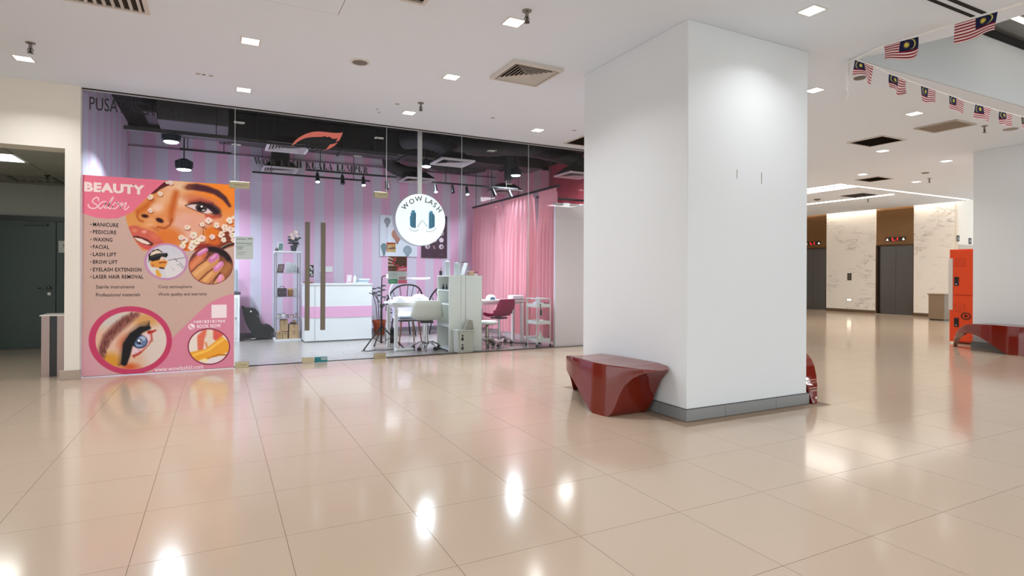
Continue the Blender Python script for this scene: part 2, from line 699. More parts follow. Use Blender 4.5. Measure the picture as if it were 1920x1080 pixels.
MB().box(5.52, 20, 3.38, 3.446, 4.01, 4.06).build('shadow_gap', black_paint, ceiling)
# lobby: upper plane, hanging panel, luminous gaps
MB().box(12.60, 19.7, 8.2, 15, 3.72, 3.82).build('lobby_soffit', ceil_paint, ceiling)
MB().box(13.58, 18.62, 8.43, 14.6, 3.33, 3.40).build('lobby_panel', ceil_paint, ceiling)
MB().box(12.67, 19.6, 8.25, 8.27, 3.31, 3.75).build('recess_edge', ceil_paint, ceiling)
glow = mat('cove_light', 'ffeed8', emit=16.0)
glow2 = mat('cove_light_white', 'fff8ee', emit=7.0)
for (x0, x1, y0, y1, z, mm, lab) in [
        (12.72, 13.56, 8.30, 14.0, 3.42, glow2, 'wide luminous ceiling panel beside the hanging lobby ceiling'),
        (13.7, 18.6, 8.29, 8.42, 3.42, glow, 'narrow glowing cove strip along the front of the lobby ceiling'),
        (18.63, 18.79, 8.9, 14.4, 3.62, glow, 'glowing cove strip washing the top of the marble wall'),
        (15.5, 15.62, 8.75, 11.2, 3.322, glow, 'short bright slot of light in the hanging lobby ceiling')]:
    tag(MB().box(x0, x1, y0, y1, z, z + 0.02).build('cove_light', mm), lab, 'light')

# ---- wall left of the shop: header and pier around the corridor opening
mb = MB()
mb.box(-13, -1.395, 8.0, 8.30, 2.59, H)
mb.box(-1.535, -1.395, 8.0, 8.30, 0, 2.59)
mb.box(-13, -4.0, 8.0, 8.3, 0, 2.59)
structure(mb, 'wall_left', cream_wall)
bb = structure(MB().box(-1.575, -1.385, 7.965, 8.02, 0, 0.105), 'baseboard_left', mat('beige_skirting', 'a8988a', 0.4), bevel=0.003)
# corridor behind it
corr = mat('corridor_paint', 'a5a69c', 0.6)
mb = MB()
mb.box(-4.2, -1.42, 11.55, 11.7, 0, 2.70)
structure(mb, 'wall_corridor_end', corr)
structure(MB().box(-1.46, -1.42, 8.3, 11.6, 0, 2.70), 'wall_corridor_right', corr)
structure(MB().box(-4.2, -4.1, 8.3, 11.6, 0, 2.70), 'wall_corridor_left', corr)
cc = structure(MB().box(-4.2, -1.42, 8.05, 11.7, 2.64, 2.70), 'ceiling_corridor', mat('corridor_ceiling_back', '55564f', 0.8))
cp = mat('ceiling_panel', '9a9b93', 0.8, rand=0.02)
for i in range(5):
    for j in range(6):
        x, y = -3.68 + i * 0.61, 8.445 + j * 0.61
        if (i, j) in ((2, 1), (2, 4)): continue
        y0_, y1_ = max(y - 0.297, 8.305), min(y + 0.297, 11.545)
        x0_, x1_ = max(x - 0.297, -4.09), min(x + 0.297, -1.465)
        if y1_ > y0_ and x1_ > x0_: MB().box(x0_, x1_, y0_, y1_, 2.595, 2.62).build('panel', cp, cc)
lx_, ly_ = -2.46, 9.055
t = thing('ceiling_panel_light', 'square fluorescent panel light in the corridor ceiling', 'light', (lx_, ly_, 2.6))
MB().box(lx_ - 0.3, lx_ + 0.3, ly_ - 0.3, ly_ + 0.3, 2.60, 2.62).build('frame', white_plastic, t)
MB().box(lx_ - 0.26, lx_ + 0.26, ly_ - 0.26, ly_ + 0.26, 2.594, 2.601).build('diffuser', mat('panel_glow', 'f2f8f4', emit=2.6), t)
lamp('AREA', (lx_, ly_, 2.588), 14.0, (0.93, 1.0, 0.95), 0.5)
vx_, vy_ = -2.46, 10.885
t = thing('corridor_vent', 'louvred air vent in the corridor ceiling before the green door', 'vent', (vx_, vy_, 2.6))
mb = MB()
for q0, q1, r0, r1 in ((-0.3, 0.3, -0.3, -0.25), (-0.3, 0.3, 0.25, 0.3), (-0.3, -0.25, -0.25, 0.25), (0.25, 0.3, -0.25, 0.25)):
    mb.box(vx_ + q0, vx_ + q1, vy_ + r0, vy_ + r1, 2.585, 2.62)
mb.build('frame', mat('vent_grey', '6d6c64', 0.5), t)
MB().box(vx_ - 0.26, vx_ + 0.26, vy_ - 0.26, vy_ + 0.26, 2.615, 2.622).build('backing', mat('vent_dark', '22211d', 0.8), t)
for k in range(5):
    MB().obox((vx_ - 0.19 + k * 0.095, vy_, 2.60), (1, 0, 0.9), (0, 1, 0), (-0.9, 0, 1), 0.05, 0.49, 0.004).build('slat', mat('slat_pale', 'a09f96', 0.5), t)
t = thing('sprinkler', 'dark sprinkler beside the louvred vent in the corridor ceiling', 'sprinkler', (-2.2, 10.35, 2.6))
MB().lathe([(0.035, 0), (0.03, -0.012), (0.012, -0.02), (0.012, -0.05), (0.022, -0.055), (0.022, -0.06), (0, -0.06)], (-2.19, 10.36, 2.595), 14).build('head', black_plastic, t, smooth='auto')
# green double door of the corridor
gd = mat('dark_green_door', '263a30', 0.35, noise=0.03, nscale=2)
d1 = structure(MB().box(-4.05, -1.46, 11.50, 11.55, 2.02, 2.09).box(-1.54, -1.46, 11.50, 11.55, 0, 2.02), 'door_1', mat('dark_green_frame', '1d2722', 0.4))
MB().box(-3.22, -2.32, 11.51, 11.545, 0.01, 2.01).build('door_leaf', gd, d1, bevel=0.003)
MB().box(-4.05, -3.226, 11.51, 11.545, 0.01, 2.01).build('door_leaf', gd, d1, bevel=0.003)
MB().box(-2.314, -1.545, 11.51, 11.545, 0.01, 2.01).build('door_leaf', gd, d1, bevel=0.003)
mb = MB().cyl((-2.40, 11.51, 0.955), (-2.40, 11.45, 0.955), 0.022).tube([(-2.40, 11.455, 0.955), (-2.46, 11.45, 0.955), (-2.53, 11.455, 0.95)], 0.010)
mb.build('handle', steel, d1, smooth=True)
MB().cyl((-2.40, 11.51, 0.86), (-2.40, 11.49, 0.86), 0.024).build('lock', steel, d1, smooth='auto')
MB().box(-2.72, -2.42, 11.46, 11.505, 1.94, 1.985).build('door_closer', mat('closer_grey', '39403c', 0.5), d1)
t = thing('door_notice', 'small white notice on the dark green corridor door', 'sign', (-2.23, 11.505, 1.61))
MB().box(-2.285, -2.165, 11.503, 11.508, 1.52, 1.71).build('sheet', mat('paper', 'cfd0ca', 0.7), t)
text_on('lettering', '!', lambda u, v: (u, 11.502, v), -2.222, -2.212, 1.60, 1.66, black_plastic, t)

# ---- shop shell
pink1, pink2 = 'dfb1cf', 'cfc8d8'
sx_m = stripe_mat('wall_stripes_back', 0, pink1, pink2, 0.3785, 0.34)
sy_m = stripe_mat('wall_stripes_left', 1, 'dcc0d6', 'd9d3e2', 0.52, 0.1, duty=0.35)
BY = 11.78
structure(MB().box(-1.42, 7.1, BY, BY + 0.12, 0, 3.68), 'wall_back', sx_m)
structure(MB().box(-1.42, 7.1, BY, BY + 0.12, 3.68, 4.2), 'wall_back_upper', black_paint)
structure(MB().box(-1.42, -1.392, 8.09, BY, 0, 3.78), 'wall_shop_left', sy_m)
structure(MB().box(7.0, 7.1, 8.09, BY, 0, 3.78), 'wall_shop_right', mat('rose_paint', 'b4505f', 0.6))
structure(MB().box(-1.42, 7.1, 8.07, BY + 0.1, 3.78, 3.88).box(-1.42, 7.1, 8.06, 8.10, H - 0.012, 3.80), 'ceiling_shop', black_paint)
structure(MB().box(-1.39, 7.0, BY - 0.012, BY, 0, 0.09), 'baseboard_back', mat('grey_skirting', '77707a', 0.5))
structure(MB().box(-1.39, 5.6, BY - 0.02, BY, 3.385, 3.41), 'trim_1', mat('wall_trim', '8a6f86', 0.5))
fl = structure(MB().box(-1.39, 7.0, 8.10, BY, -0.12, -0.003), 'floor_shop', mat('floor_gap', '4b4744', 0.8))
mb = MB()
pl = mat('grey_vinyl_plank', '8f8984', 0.22, spec=0.5, noise=0.10, nscale=5)
yy, row = 8.115, 0
while yy < BY:
    xx = -1.39 - (row * 0.43) % 1.2
    while xx < 7.0:
        a, b = max(xx, -1.39) + 0.0015, min(xx + 1.2, 7.0) - 0.0015
        if b > a: mb.box(a, b, yy + 0.0015, min(yy + 0.18, BY) - 0.0015, -0.004, 0)
        xx += 1.2
    yy += 0.18
    row += 1
tag(mb.build('planks', pl, fl), kind='stuff')

# ---- the rest of the front wall and the lobby walls
structure(MB().box(7.0, 10.8, 8.0, 8.2, 0, H), 'wall_front', white_wall)
structure(MB().box(10.7, 10.8, 8.2, 15, 0, H), 'wall_lobby_left', white_wall)
structure(MB().box(10.7, 20, 14.7, 14.9, 0, 3.8), 'wall_lobby_back', white_wall)
EX = 18.8
mar = marble_mat('marble')
mw = structure(MB().box(EX, 19.6, 8.867, 9.96, 0, 3.66).box(EX, 19.6, 11.10, 12.77, 0, 3.66).box(EX, 19.6, 13.9, 14.7, 0, 3.66), 'wall_marble', mar)
bsk = mat('bronze_skirting', '6d5a48', 0.3, 0.6)
for a, b in ((8.867, 9.96), (11.10, 12.77), (13.9, 14.7)):
    structure(MB().box(EX - 0.012, EX, a, b, 0, 0.10), 'baseboard_marble', bsk)
structure(MB().box(18.83, 21.5, 8.80, 8.865, 0, 3.75), 'wall_right', cream_wall)
structure(MB().box(18.84, 20.6, 8.785, 8.80, 0, 2.12), 'trim_2', mat('beige_panel', 'b9ad9f', 0.5))

bronze = mat('bronze_panel', '7a5a3c', 0.22, 0.85, noise=0.04, nscale=2)
bronze_d = mat('bronze_dark', '4a3626', 0.3, 0.8)
esteel = mat('elevator_steel', '62605f', 0.24, 1.0)


def elevator(k, y0, y1):
    """lift entrance between two marble piers, seen from -X"""
    d = structure(MB().box(EX + 0.02, EX + 0.16, y0, y0 + 0.03, 0, 2.16).box(EX + 0.02, EX + 0.16, y1 - 0.05, y1, 0, 2.16)
                  .box(EX + 0.02, EX + 0.16, y0, y1, 2.16, 2.20), 'door_%d' % k, bronze_d)
    MB().box(EX + 0.04, EX + 0.30, y0, y1, 2.20, 3.66).build('header_panel', bronze, d)
    ym = (y0 + y1) / 2
    MB().box(EX + 0.10, EX + 0.16, y0 + 0.03, ym - 0.003, 0.012, 2.16).build('door_leaf', esteel, d)
    MB().box(EX + 0.10, EX + 0.16, ym + 0.003, y1 - 0.05, 0.012, 2.16).build('door_leaf', esteel, d)
    MB().box(EX - 0.002, EX + 0.30, y0, y1, 0.0, 0.01).build('sill', steel, d)
    yc, zc = ym - 0.02, 2.36
    ind = MB().box(EX + 0.03, EX + 0.045, yc - 0.30, yc + 0.30, zc - 0.06, zc + 0.07).build('floor_indicator', mat('indicator_glass', '1d0d0a', 0.2), d)
    red = mat('red_segments', 'e02018', emit=1.3)
    arrow = mat('arrow_white', 'f3e6d4', emit=0.8)
    P = lambda u, v, w: (EX + 0.03 - w, yc + u, zc + v)
    MB().prism([(0.20, -0.035), (0.28, -0.035), (0.24, 0.04)], P, 0.001, 0.005).build('down_arrow', arrow, ind)
    MB().prism([(-0.20, -0.035), (-0.28, -0.035), (-0.24, 0.04)], P, 0.001, 0.005).build('up_arrow', arrow, ind)
    text_on('numerals', 'L1', lambda u, v: (EX + 0.026, yc - u, zc + v), -0.10, 0.08, -0.04, 0.05, red, ind, weight=0.02)
    return d


elevator(2, 9.96, 11.10)
elevator(3, 12.77, 13.90)
t = thing('call_panel', 'dark lift call button panel on the marble between the two lifts', 'panel', (EX, 11.95, 1.18))
MB().box(EX - 0.012, EX, 11.88, 12.02, 1.06, 1.30).build('plate', mat('call_plate', '4d453e', 0.3, 0.8), t, bevel=0.003)
for zz in (1.14, 1.22):
    MB().cyl((EX - 0.012, 11.95, zz), (EX - 0.018, 11.95, zz), 0.02).build('button', steel, t, smooth='auto')
t = thing('step_light', 'small glowing light low on the marble between the lifts', 'light', (EX, 11.95, 0.41))
MB().box(EX - 0.01, EX, 11.86, 12.04, 0.37, 0.45).build('bezel', steel, t)
MB().box(EX - 0.014, EX - 0.009, 11.88, 12.02, 0.385, 0.435).build('lens', mat('step_glow', 'fff4dd', emit=6), t)
t = thing('sprinkler', 'slim black sprinkler under the hanging lobby ceiling', 'sprinkler', (15.9, 9.6, 3.33))
MB().cyl((15.9, 9.6, 3.33), (15.9, 9.6, 3.25), 0.012).lathe([(0.0, -0.1), (0.03, -0.095), (0.03, -0.09), (0, -0.085)], (15.9, 9.6, 3.33)).build('head', black_plastic, t)

# ---- columns with grey skirting tiles
cm = structure(MB().box(3.43, 4.93, 3.543, 5.05, 0, H), 'column', col_paint, bevel=0.006)
cm2 = structure(MB().box(11.38, 12.88, 3.60, 5.10, 0, H), 'column.001', col_paint, bevel=0.006)
skirt = mat('grey_skirting_tile', '8b8d8d', 0.25, rand=0.03)


def skirting(x0, x1, y0, y1, k):
    b = structure(MB().box(x0 - 0.012, x1 + 0.012, y0 - 0.012, y1 + 0.012, 0.0, 0.1005), 'baseboard_column%s' % k, mat('skirting_joint_and_shade', '3a3a3a', 0.8))  # dark tile joints, and a shadow line above the tiles put into the colour
    e = 0.018
    for (a0, a1, ax, c, sgn) in ((x0, x1, 0, y0, -1), (y0, y1, 1, x0, -1), (x0, x1, 0, y1, 1), (y0, y1, 1, x1, 1)):
        cuts = [a0 - e, a0 + 0.42, a0 + 1.06, a1 + e] if ax == 0 else [a0 - e, a0 + 0.30, a0 + 0.90, a1 + e]
        for p, q_ in zip(cuts, cuts[1:]):
            lo, hi = (c - e, c) if sgn < 0 else (c, c + e)
            if ax == 0: MB().box(p + 0.0018, q_ - 0.0018, lo, hi, 0.002, 0.097).build('tile', skirt, b)
            else: MB().box(lo, hi, p + 0.0018, q_ - 0.0018, 0.002, 0.097).build('tile', skirt, b)


skirting(3.43, 4.93, 3.543, 5.05, '')
skirting(11.38, 12.88, 3.60, 5.10, '_far')
mk = mat('paint_patch', 'cfccc6', 0.75)
structure(MB().box(3.995, 4.003, 3.5415, 3.5425, 2.04, 2.12).box(4.303, 4.313, 3.5415, 3.5425, 2.02, 2.12), 'trim_3', mat('pencil_marks', 'a9a6a2', 0.8))

# ================================================================== SHOP FRONT
GY = 8.08
glass = glass_mat('clear_glass')
win = structure(MB().box(-1.39, 5.95, GY - 0.012, GY + 0.012, H - 0.022, H), 'window_1', mat('glazing_channel', 'b9b6b2', 0.4))
MB().box(2.14, 5.95, GY - 0.01, GY + 0.01, 0, 0.012).build('bottom_channel', mat('channel_dark', '5b5048', 0.5), win)
pane_edge = mat('glass_edge', 'bccac6', 0.25)
for a, b, z0, z1 in ((-1.388, 0.176, 0.012, H - 0.02), (0.184, 1.149, 2.372, H - 0.02), (1.153, 2.117, 2.372, H - 0.02),
                     (2.123, 3.268, 0.012, H - 0.02), (3.274, 4.418, 0.012, H - 0.02), (4.424, 5.95, 0.012, H - 0.02)):
    p_ = MB().box(a, b, GY - 0.005, GY + 0.005, z0, z1).build('pane', glass, win)
for x, z0 in ((0.180, 2.34), (2.120, 2.34), (3.271, 0), (4.421, 0)):
    MB().box(x - 0.003, x + 0.003, GY - 0.006, GY + 0.006, max(z0, 0.012), H - 0.02).build('joint', pane_edge, win)
brass = mat('patch_fitting', 'b3a88a', 0.28, 0.9)
for x0, x1, z0, z1 in ((0.120, 0.350, 2.28, 2.365), (1.945, 2.14, 2.275, 2.36), (0.19, 0.35, 0.0, 0.075), (1.955, 2.12, 0.0, 0.078)):
    f_ = MB().box(x0, x1, GY - 0.022, GY + 0.022, z0, z1).build('patch_fitting', brass, win, bevel=0.003)
    MB().box(x0 + 0.05, x1 - 0.03, GY - 0.024, GY - 0.021, (z0 + z1) / 2 - 0.002, (z0 + z1) / 2 + 0.002).build('seam', bronze_d, f_)
d4 = structure(MB().box(0.188, 1.149, GY - 0.006, GY + 0.006, 0.014, 2.362), 'door_4', glass)
d5 = structure(MB().box(1.155, 2.114, GY - 0.006, GY + 0.006, 0.014, 2.362), 'door_5', glass)
hd = mat('dark_bronze_bar', '6e6459', 0.3, 0.9)
for d_, x in ((d4, 1.05), (d5, 1.25)):
    h_ = MB().box(x - 0.030, x + 0.030, GY - 0.075, GY - 0.045, 0.445, 1.886).build('handle', hd, d_, bevel=0.003)
    for z in (0.65, 1.68):
        MB().cyl((x, GY - 0.05, z), (x, GY - 0.005, z), 0.012).build('standoff', steel, h_, smooth='auto')
MB().box(0.995, 1.147, GY - 0.022, GY + 0.022, 0.006, 0.078).build('lock_fitting', brass, d4, bevel=0.003)
lk = MB().box(1.157, 1.318, GY - 0.022, GY + 0.022, 0.006, 0.076).build('lock_fitting', mat('teal_sticker', '0f6f78', 0.4), d5, bevel=0.003)
lk['label'] = 'teal sleeve over the lock fitting'
MB().box(1.235, 1.312, GY - 0.024, GY - 0.021, 0.035, 0.072).build('sticker', mat('grey_sticker', '8fa3a4', 0.5), lk)

# ================================================================== THINGS ON THE CEILING
lens_m = mat('lamp_lens', 'fffaf0', emit=9.0)
trim_m = mat('lamp_trim', 'dcd8d2', 0.5)


def downlight(x, y):
    t = thing('ceiling_light', 'x', 'light', (0, 0, 0), 'recessed square downlights in the hall ceiling')
    mb = MB()
    a, b = 0.082, 0.070
    mb.ring(0, 0, a, H - 0.004, b, H - 0.004).ring(0, 0, a, H - 0.004, a, H + 0.002).ring(0, 0, b, H - 0.004, b, H + 0.01)
    mb.build('trim', trim_m, t, local=True)
    MB().box(-b, b, -b, b, H - 0.001, H + 0.004).build('lens', lens_m, t, local=True)
    return t


DL = ['downlight beside the sprinkler over the white corridor header',
      'downlight between the round ceiling speaker and the two-slat corner of the louvred vent',
      'downlight above the glass just over the end of the black overhead lettering',
      'downlight next to the big sprinkler near the four-way louvred diffuser',
      'downlight halfway between the round ceiling speaker and the four-way diffuser',
      'downlight by the small sprinkler above the lit round shop sign',
      'downlight near the shop glass above the pink curtains',
      'downlight close above the tall face of the near column',
      'downlight touching the right edge of the near column',
      'downlight between the string of small flags and the flat grey panel',
      'downlight just past the dark half-open ceiling grille',
      'downlight nearest the top corner of the far column',
      'yellowish downlight right beside the small dark grille before the lobby',
      'downlight beside the sprinkler at the edge of the lobby ceiling']
base_dl = None
for (x, y, c), lab in zip(DOWN, DL):
    if base_dl is None:
        base_dl = downlight(0, 0); o = base_dl
    else:
        o = copy_tree(base_dl)
    o.location = (x, y, 0)
    o['label'] = 'square recessed ' + lab

spr_m = mat('sprinkler_metal', '55524e', 0.35, 0.9)
base_sp = None
for x, y, s, lab in [(-1.546, 6.71, 1.0, 'ceiling sprinkler above the white corridor header'),
                     (2.186, 4.032, 1.0, 'largest ceiling sprinkler, behind a square downlight and left of the near column'),
                     (2.211, 6.809, 1.0, 'ceiling sprinkler above the lit round shop sign'),
                     (9.529, 4.138, 1.0, 'ceiling sprinkler below the string of small flags'),
                     (13.6, 6.9, 1.0, 'ceiling sprinkler just before the lobby ceiling')]:
    if base_sp is None:
        base_sp = thing('sprinkler', lab, 'sprinkler', (0, 0, 0), 'hall sprinklers')
        MB().lathe([(0.04, 0), (0.036, -0.008), (0.014, -0.014), (0.014, -0.05)], (0, 0, H)).build('escutcheon', mat('sprinkler_cup', '8e8a84', 0.3, 0.9), base_sp, smooth='auto', local=True)
        MB().cyl((0, 0, H - 0.05), (0, 0, H - 0.085), 0.009).tube([(-0.012, 0, H - 0.05), (-0.022, 0, H - 0.07), (0, 0, H - 0.09)], 0.004, 6).tube([(0.012, 0, H - 0.05), (0.022, 0, H - 0.07), (0, 0, H - 0.09)], 0.004, 6).build('body', spr_m, base_sp, local=True)
        MB().lathe([(0.0, -0.098), (0.024, -0.096), (0.024, -0.092), (0, -0.090)], (0, 0, H)).build('deflector', spr_m, base_sp, local=True)
        o = base_sp
    else:
        o = copy_tree(base_sp)
    o.location = (x, y, 0)
    o['label'] = lab

# round speaker, detectors, marks
t = thing('ceiling_speaker', 'round grey speaker grille in the ceiling left of the diffuser', 'speaker', (1.245, 5.776, H))
MB().lathe([(0.098, 0.0), (0.098, -0.006), (0.086, -0.009)], (1.245, 5.776, H)).build('rim', trim_m, t, smooth='auto')
MB().lathe([(0.086, -0.008), (0.05, -0.011), (0.0, -0.012)], (1.245, 5.776, H)).build('grille', mat('speaker_grille', '857c73', 0.7, bump=0.6, bscale=300), t, smooth=True)
t = thing('smoke_detector', 'flat grey detector disc beside the knotted end of the bunting', 'detector', (6.06, 3.75, H))
MB().lathe([(0.06, 0), (0.055, -0.012), (0.03, -0.02), (0, -0.02)], (6.06, 3.75, H)).build('disc', mat('detector_grey', '6f6a64', 0.6), t, smooth='auto')
t = thing('smoke_detector', 'small wavy dark mark of a detector before the lobby downlight', 'detector', (12.8, 6.57, H))
MB().lathe([(0.07, 0), (0.065, -0.01), (0.03, -0.014), (0, -0.014)], (12.8, 6.57, H)).build('disc', mat('detector_grey'), t, smooth='auto')
t = thing('smoke_detector', 'pale oval ceiling disc beside the sprinkler under the small flags', 'detector', (10.05, 4.05, H))
MB().lathe([(0.09, 0), (0.085, -0.01), (0.03, -0.014), (0, -0.014)], (10.05, 4.05, H)).build('disc', mat('detector_pale', '9b948c', 0.6), t, smooth='auto')
t = thing('smoke_detector', 'small grey ceiling disc under the hanging lobby panel', 'detector', (14.75, 10.3, 3.33))
MB().lathe([(0.09, 0), (0.085, -0.02), (0.04, -0.04), (0, -0.04)], (14.75, 10.3, 3.33)).build('disc', mat('detector_grey'), t, smooth='auto')
spot_m = mat('ceiling_patch', 'b3aca6', 0.8)
for k, (x, y, r, lab) in enumerate([(-0.20, 6.92, 0.025, 'leftmost of three small plugged holes above the poster'), (-0.148, 6.925, 0.018, 'dark middle one of three small plugged holes above the poster'),
                                    (-0.08, 6.93, 0.025, 'rightmost of three small plugged holes above the poster'),
                                    (1.967, 6.989, 0.03, 'small plugged hole beside the downlight over the round sign'),
                                    (1.80, 7.33, 0.02, 'tiny plugged hole near the glass, upper of a close pair'), (1.86, 7.46, 0.02, 'tiny plugged hole near the glass, lower of a close pair'),
                                    (3.28, 7.0, 0.03, 'small plugged hole between the round sign and the curtains'),
                                    (4.62, 7.05, 0.03, 'small plugged hole before the column beside the dark grille')]):
    o = MB().lathe([(r, 0.002), (r, -0.002), (0, -0.0025)], (x, y, H), 12).build('hole_plug', spot_m if k != 1 else mat('hole_dark', '5b5550', 0.8))
    tag(o, lab + ' in the ceiling', 'plug', 'plugged holes in the hall ceiling')

# access panel, seen at the top edge
t = thing('access_panel', 'flush square access panel with thin joints at the top of the ceiling', 'panel', (0.56, 4.5, H))
MB().box(0.284, 0.862, 4.225, 4.815, H - 0.001, H + 0.002).build('joint', mat('panel_joint', '6e655e', 0.8), t)
MB().box(0.289, 0.857, 4.23, 4.810, H - 0.0025, H + 0.001).build('panel', ceil_paint, t)

# four-way diffuser and its cousins
vent_w = mat('vent_white', 'd2cdc6', 0.45)
vent_d = mat('vent_inside', '2a2118', 0.9)


def diffuser(t, cx, cy, a, z, n=6):
    MB().ring(cx, cy, a, z - 0.006, a - 0.035, z - 0.010).ring(cx, cy, a, z - 0.006, a, z + 0.026).ring(cx, cy, a - 0.035, z - 0.010, a - 0.04, z + 0.022).build('frame', vent_w, t)
    MB().box(cx - a + 0.04, cx + a - 0.04, cy - a + 0.04, cy + a - 0.04, z + 0.020, z + 0.0215).build('backing', vent_d, t)
    w = (a - 0.05) / (n + 0.4)
    for k in range(n):
        o_ = a - 0.05 - k * w
        MB().ring(cx, cy, o_, z - 0.008, o_ - w * 0.55, z + 0.010).ring(cx, cy, o_ - w * 0.55, z + 0.010, o_ - w * 0.55 - 0.003, z + 0.012).ring(cx, cy, o_ - w * 0.55 - 0.006, z + 0.012, o_ - 0.006, z - 0.008).ring(cx, cy, o_, z - 0.008, o_ - 0.006, z - 0.008).build('louvre', vent_w, t)
    MB().box(cx - w * 0.3, cx + w * 0.3, cy - w * 0.3, cy + w * 0.3, z - 0.012, z - 0.008).build('core', vent_w, t)


t = thing('ceiling_diffuser', 'square four-way louvred air diffuser in the hall ceiling left of the column', 'vent', (2.848, 5.262, H))
# open throat behind it: the slab is cut by a dark box standing proud by a few millimetres
MB().box(2.60, 3.10, 5.02, 5.50, H - 0.0035, H + 0.001).build('throat', vent_d, t)
diffuser(t, 2.848, 5.262, 0.285, H - 0.026, 6)


def grille(lab, x0, x1, y0, y1, n, along_x, mfr, mslat, dark=True, tilt=0.8, name='return_grille'):
    t = thing(name, lab, 'vent', ((x0 + x1) / 2, (y0 + y1) / 2, H))
    f = 0.03
    z = H
    MB().box(x0, x1, y0, y0 + f, z - 0.014, z).box(x0, x1, y1 - f, y1, z - 0.014, z).box(x0, x0 + f, y0 + f, y1 - f, z - 0.014, z).box(x1 - f, x1, y0 + f, y1 - f, z - 0.014, z).build('frame', mfr, t)
    MB().box(x0 + f, x1 - f, y0 + f, y1 - f, z - 0.002, z).build('backing', vent_d if dark else mslat, t)
    for k in range(n):
        if along_x:
            c = y0 + f + (k + 0.5) * (y1 - y0 - 2 * f) / n
            MB().obox(((x0 + x1) / 2, c, z - 0.008), (1, 0, 0), (0, 1, tilt), (0, -tilt, 1), x1 - x0 - 2 * f, 0.8 * (y1 - y0 - 2 * f) / n * 0.55, 0.002).build('slat', mslat, t)
        else:
            c = x0 + f + (k + 0.5) * (x1 - x0 - 2 * f) / n
            MB().obox((c, (y0 + y1) / 2, z - 0.008), (1, 0, tilt), (0, 1, 0), (-tilt, 0, 1), 0.8 * (x1 - x0 - 2 * f) / n * 0.55, y1 - y0 - 2 * f, 0.002).build('slat', mslat, t)
    return t


grille('louvred air vent with wide slats at the top corner of the ceiling', -1.10, -0.505, 4.92, 5.51, 9, False, vent_w, vent_w, name='ceiling_vent')
grille('corner of a small louvred vent at the top edge near the access panel', 1.02, 1.425, 3.95, 4.31, 6, True, vent_w, vent_w, name='ceiling_vent')
brown_s = mat('grille_brown', '3a2f25', 0.7)
grille('dark brown return grille beside the column above the curtains', 4.90, 5.45, 7.23, 7.80, 10, True, vent_w, brown_s)
grille('half open dark return grille with a pale lower leaf', 8.82, 9.42, 5.10, 5.66, 9, False, vent_w, brown_s)
grille('small dark return grille beside the yellowish downlight', 12.36, 12.92, 7.24, 7.76, 8, False, vent_w, brown_s)
grille('tiny edge of a dark grille beside the column edge', 7.02, 7.42, 5.95, 6.35, 6, False, vent_w, brown_s)
grille('flat grey filter panel grille below the small flags', 8.79, 9.31, 4.13, 4.67, 14, False, mat('grille_edge', 'b5aea6', 0.5), mat('grille_grey', 'cabfb3', 0.7), dark=False)
t = thing('lobby_grille', 'dark air grille in the hanging lobby ceiling', 'vent', (15.0, 9.3, 3.33))
MB().box(14.7, 15.3, 9.0, 9.6, 3.322, 3.33).build('backing', vent_d, t)
for k in range(7):
    MB().box(14.72, 15.28, 9.02 + k * 0.082, 9.05 + k * 0.082, 3.314, 3.322).build('slat', brown_s, t)

# twin linear slots
t = thing('slot_diffuser', 'twin black linear slot diffuser running to the edge of the ceiling opening', 'vent', (3.6, 2.5, H))
MB().box(1.6, 5.46, 2.36, 2.45, H - 0.003, H + 0.001).build('frame', ceil_paint, t)
MB().box(1.6, 5.46, 2.425, 2.455, H - 0.006, H).build('slot', mat('slot_black', '120d0a', 0.9), t)
MB().box(1.6, 5.46, 2.355, 2.385, H - 0.006, H).build('slot', mat('slot_black'), t)
# strip light on the upper ceiling of the pit
t = thing('strip_light', 'bright linear strip light on the dark upper ceiling of the opening', 'light', (8.0, 2.6, 4.05))
p0, p1 = at_z(1898, 30, 4.045), at_z(1935, 48, 4.045)
MB().box(p0.x, p0.x + 1.6, p0.y - 0.025, p0.y + 0.025, 4.03, 4.06).build('diffuser', mat('strip_glow', 'fff1e2', emit=4), t)
MB().box(p0.x - 0.01, p0.x + 1.61, p0.y - 0.035, p0.y + 0.035, 4.045, 4.06).build('channel', trim_m, t)

# ---- bunting
def flag_canvas(mirror):
    W_, H_ = 56, 30
    c = Canvas(0, 2, 0, 1, W_ * 2 - 1, H_ * 2 - 1, (225, 195, 195))
    c.at(0, 0, 1)
    v = 1 - c.Y
    red = (np.floor(v * 14) % 2 == 0)
    c.c[red] = (140, 10, 26)
    c.c[~red] = (236, 214, 212)
    can = (c.X < 1.0) & (v < 8 / 14)
    c.c[can] = (22, 24, 62)
    c.ell(0.42, 1 - 0.285, 0.25, 0.235, (216, 204, 110), soft=0.03)
    c.ell(0.475, 1 - 0.285, 0.235, 0.222, (22, 24, 62), soft=0.03)
    ang = np.arctan2(c.Y - (1 - 0.285), c.X - 0.64)
    r = np.hypot(c.Y - (1 - 0.285), c.X - 0.64)
    c.put(np.clip(0.5 - (r - (0.11 + 0.045 * np.cos(14 * ang))) / 0.03, 0, 1), (226, 205, 80))
    if mirror: c.c = c.c[:, ::-1]
    return c


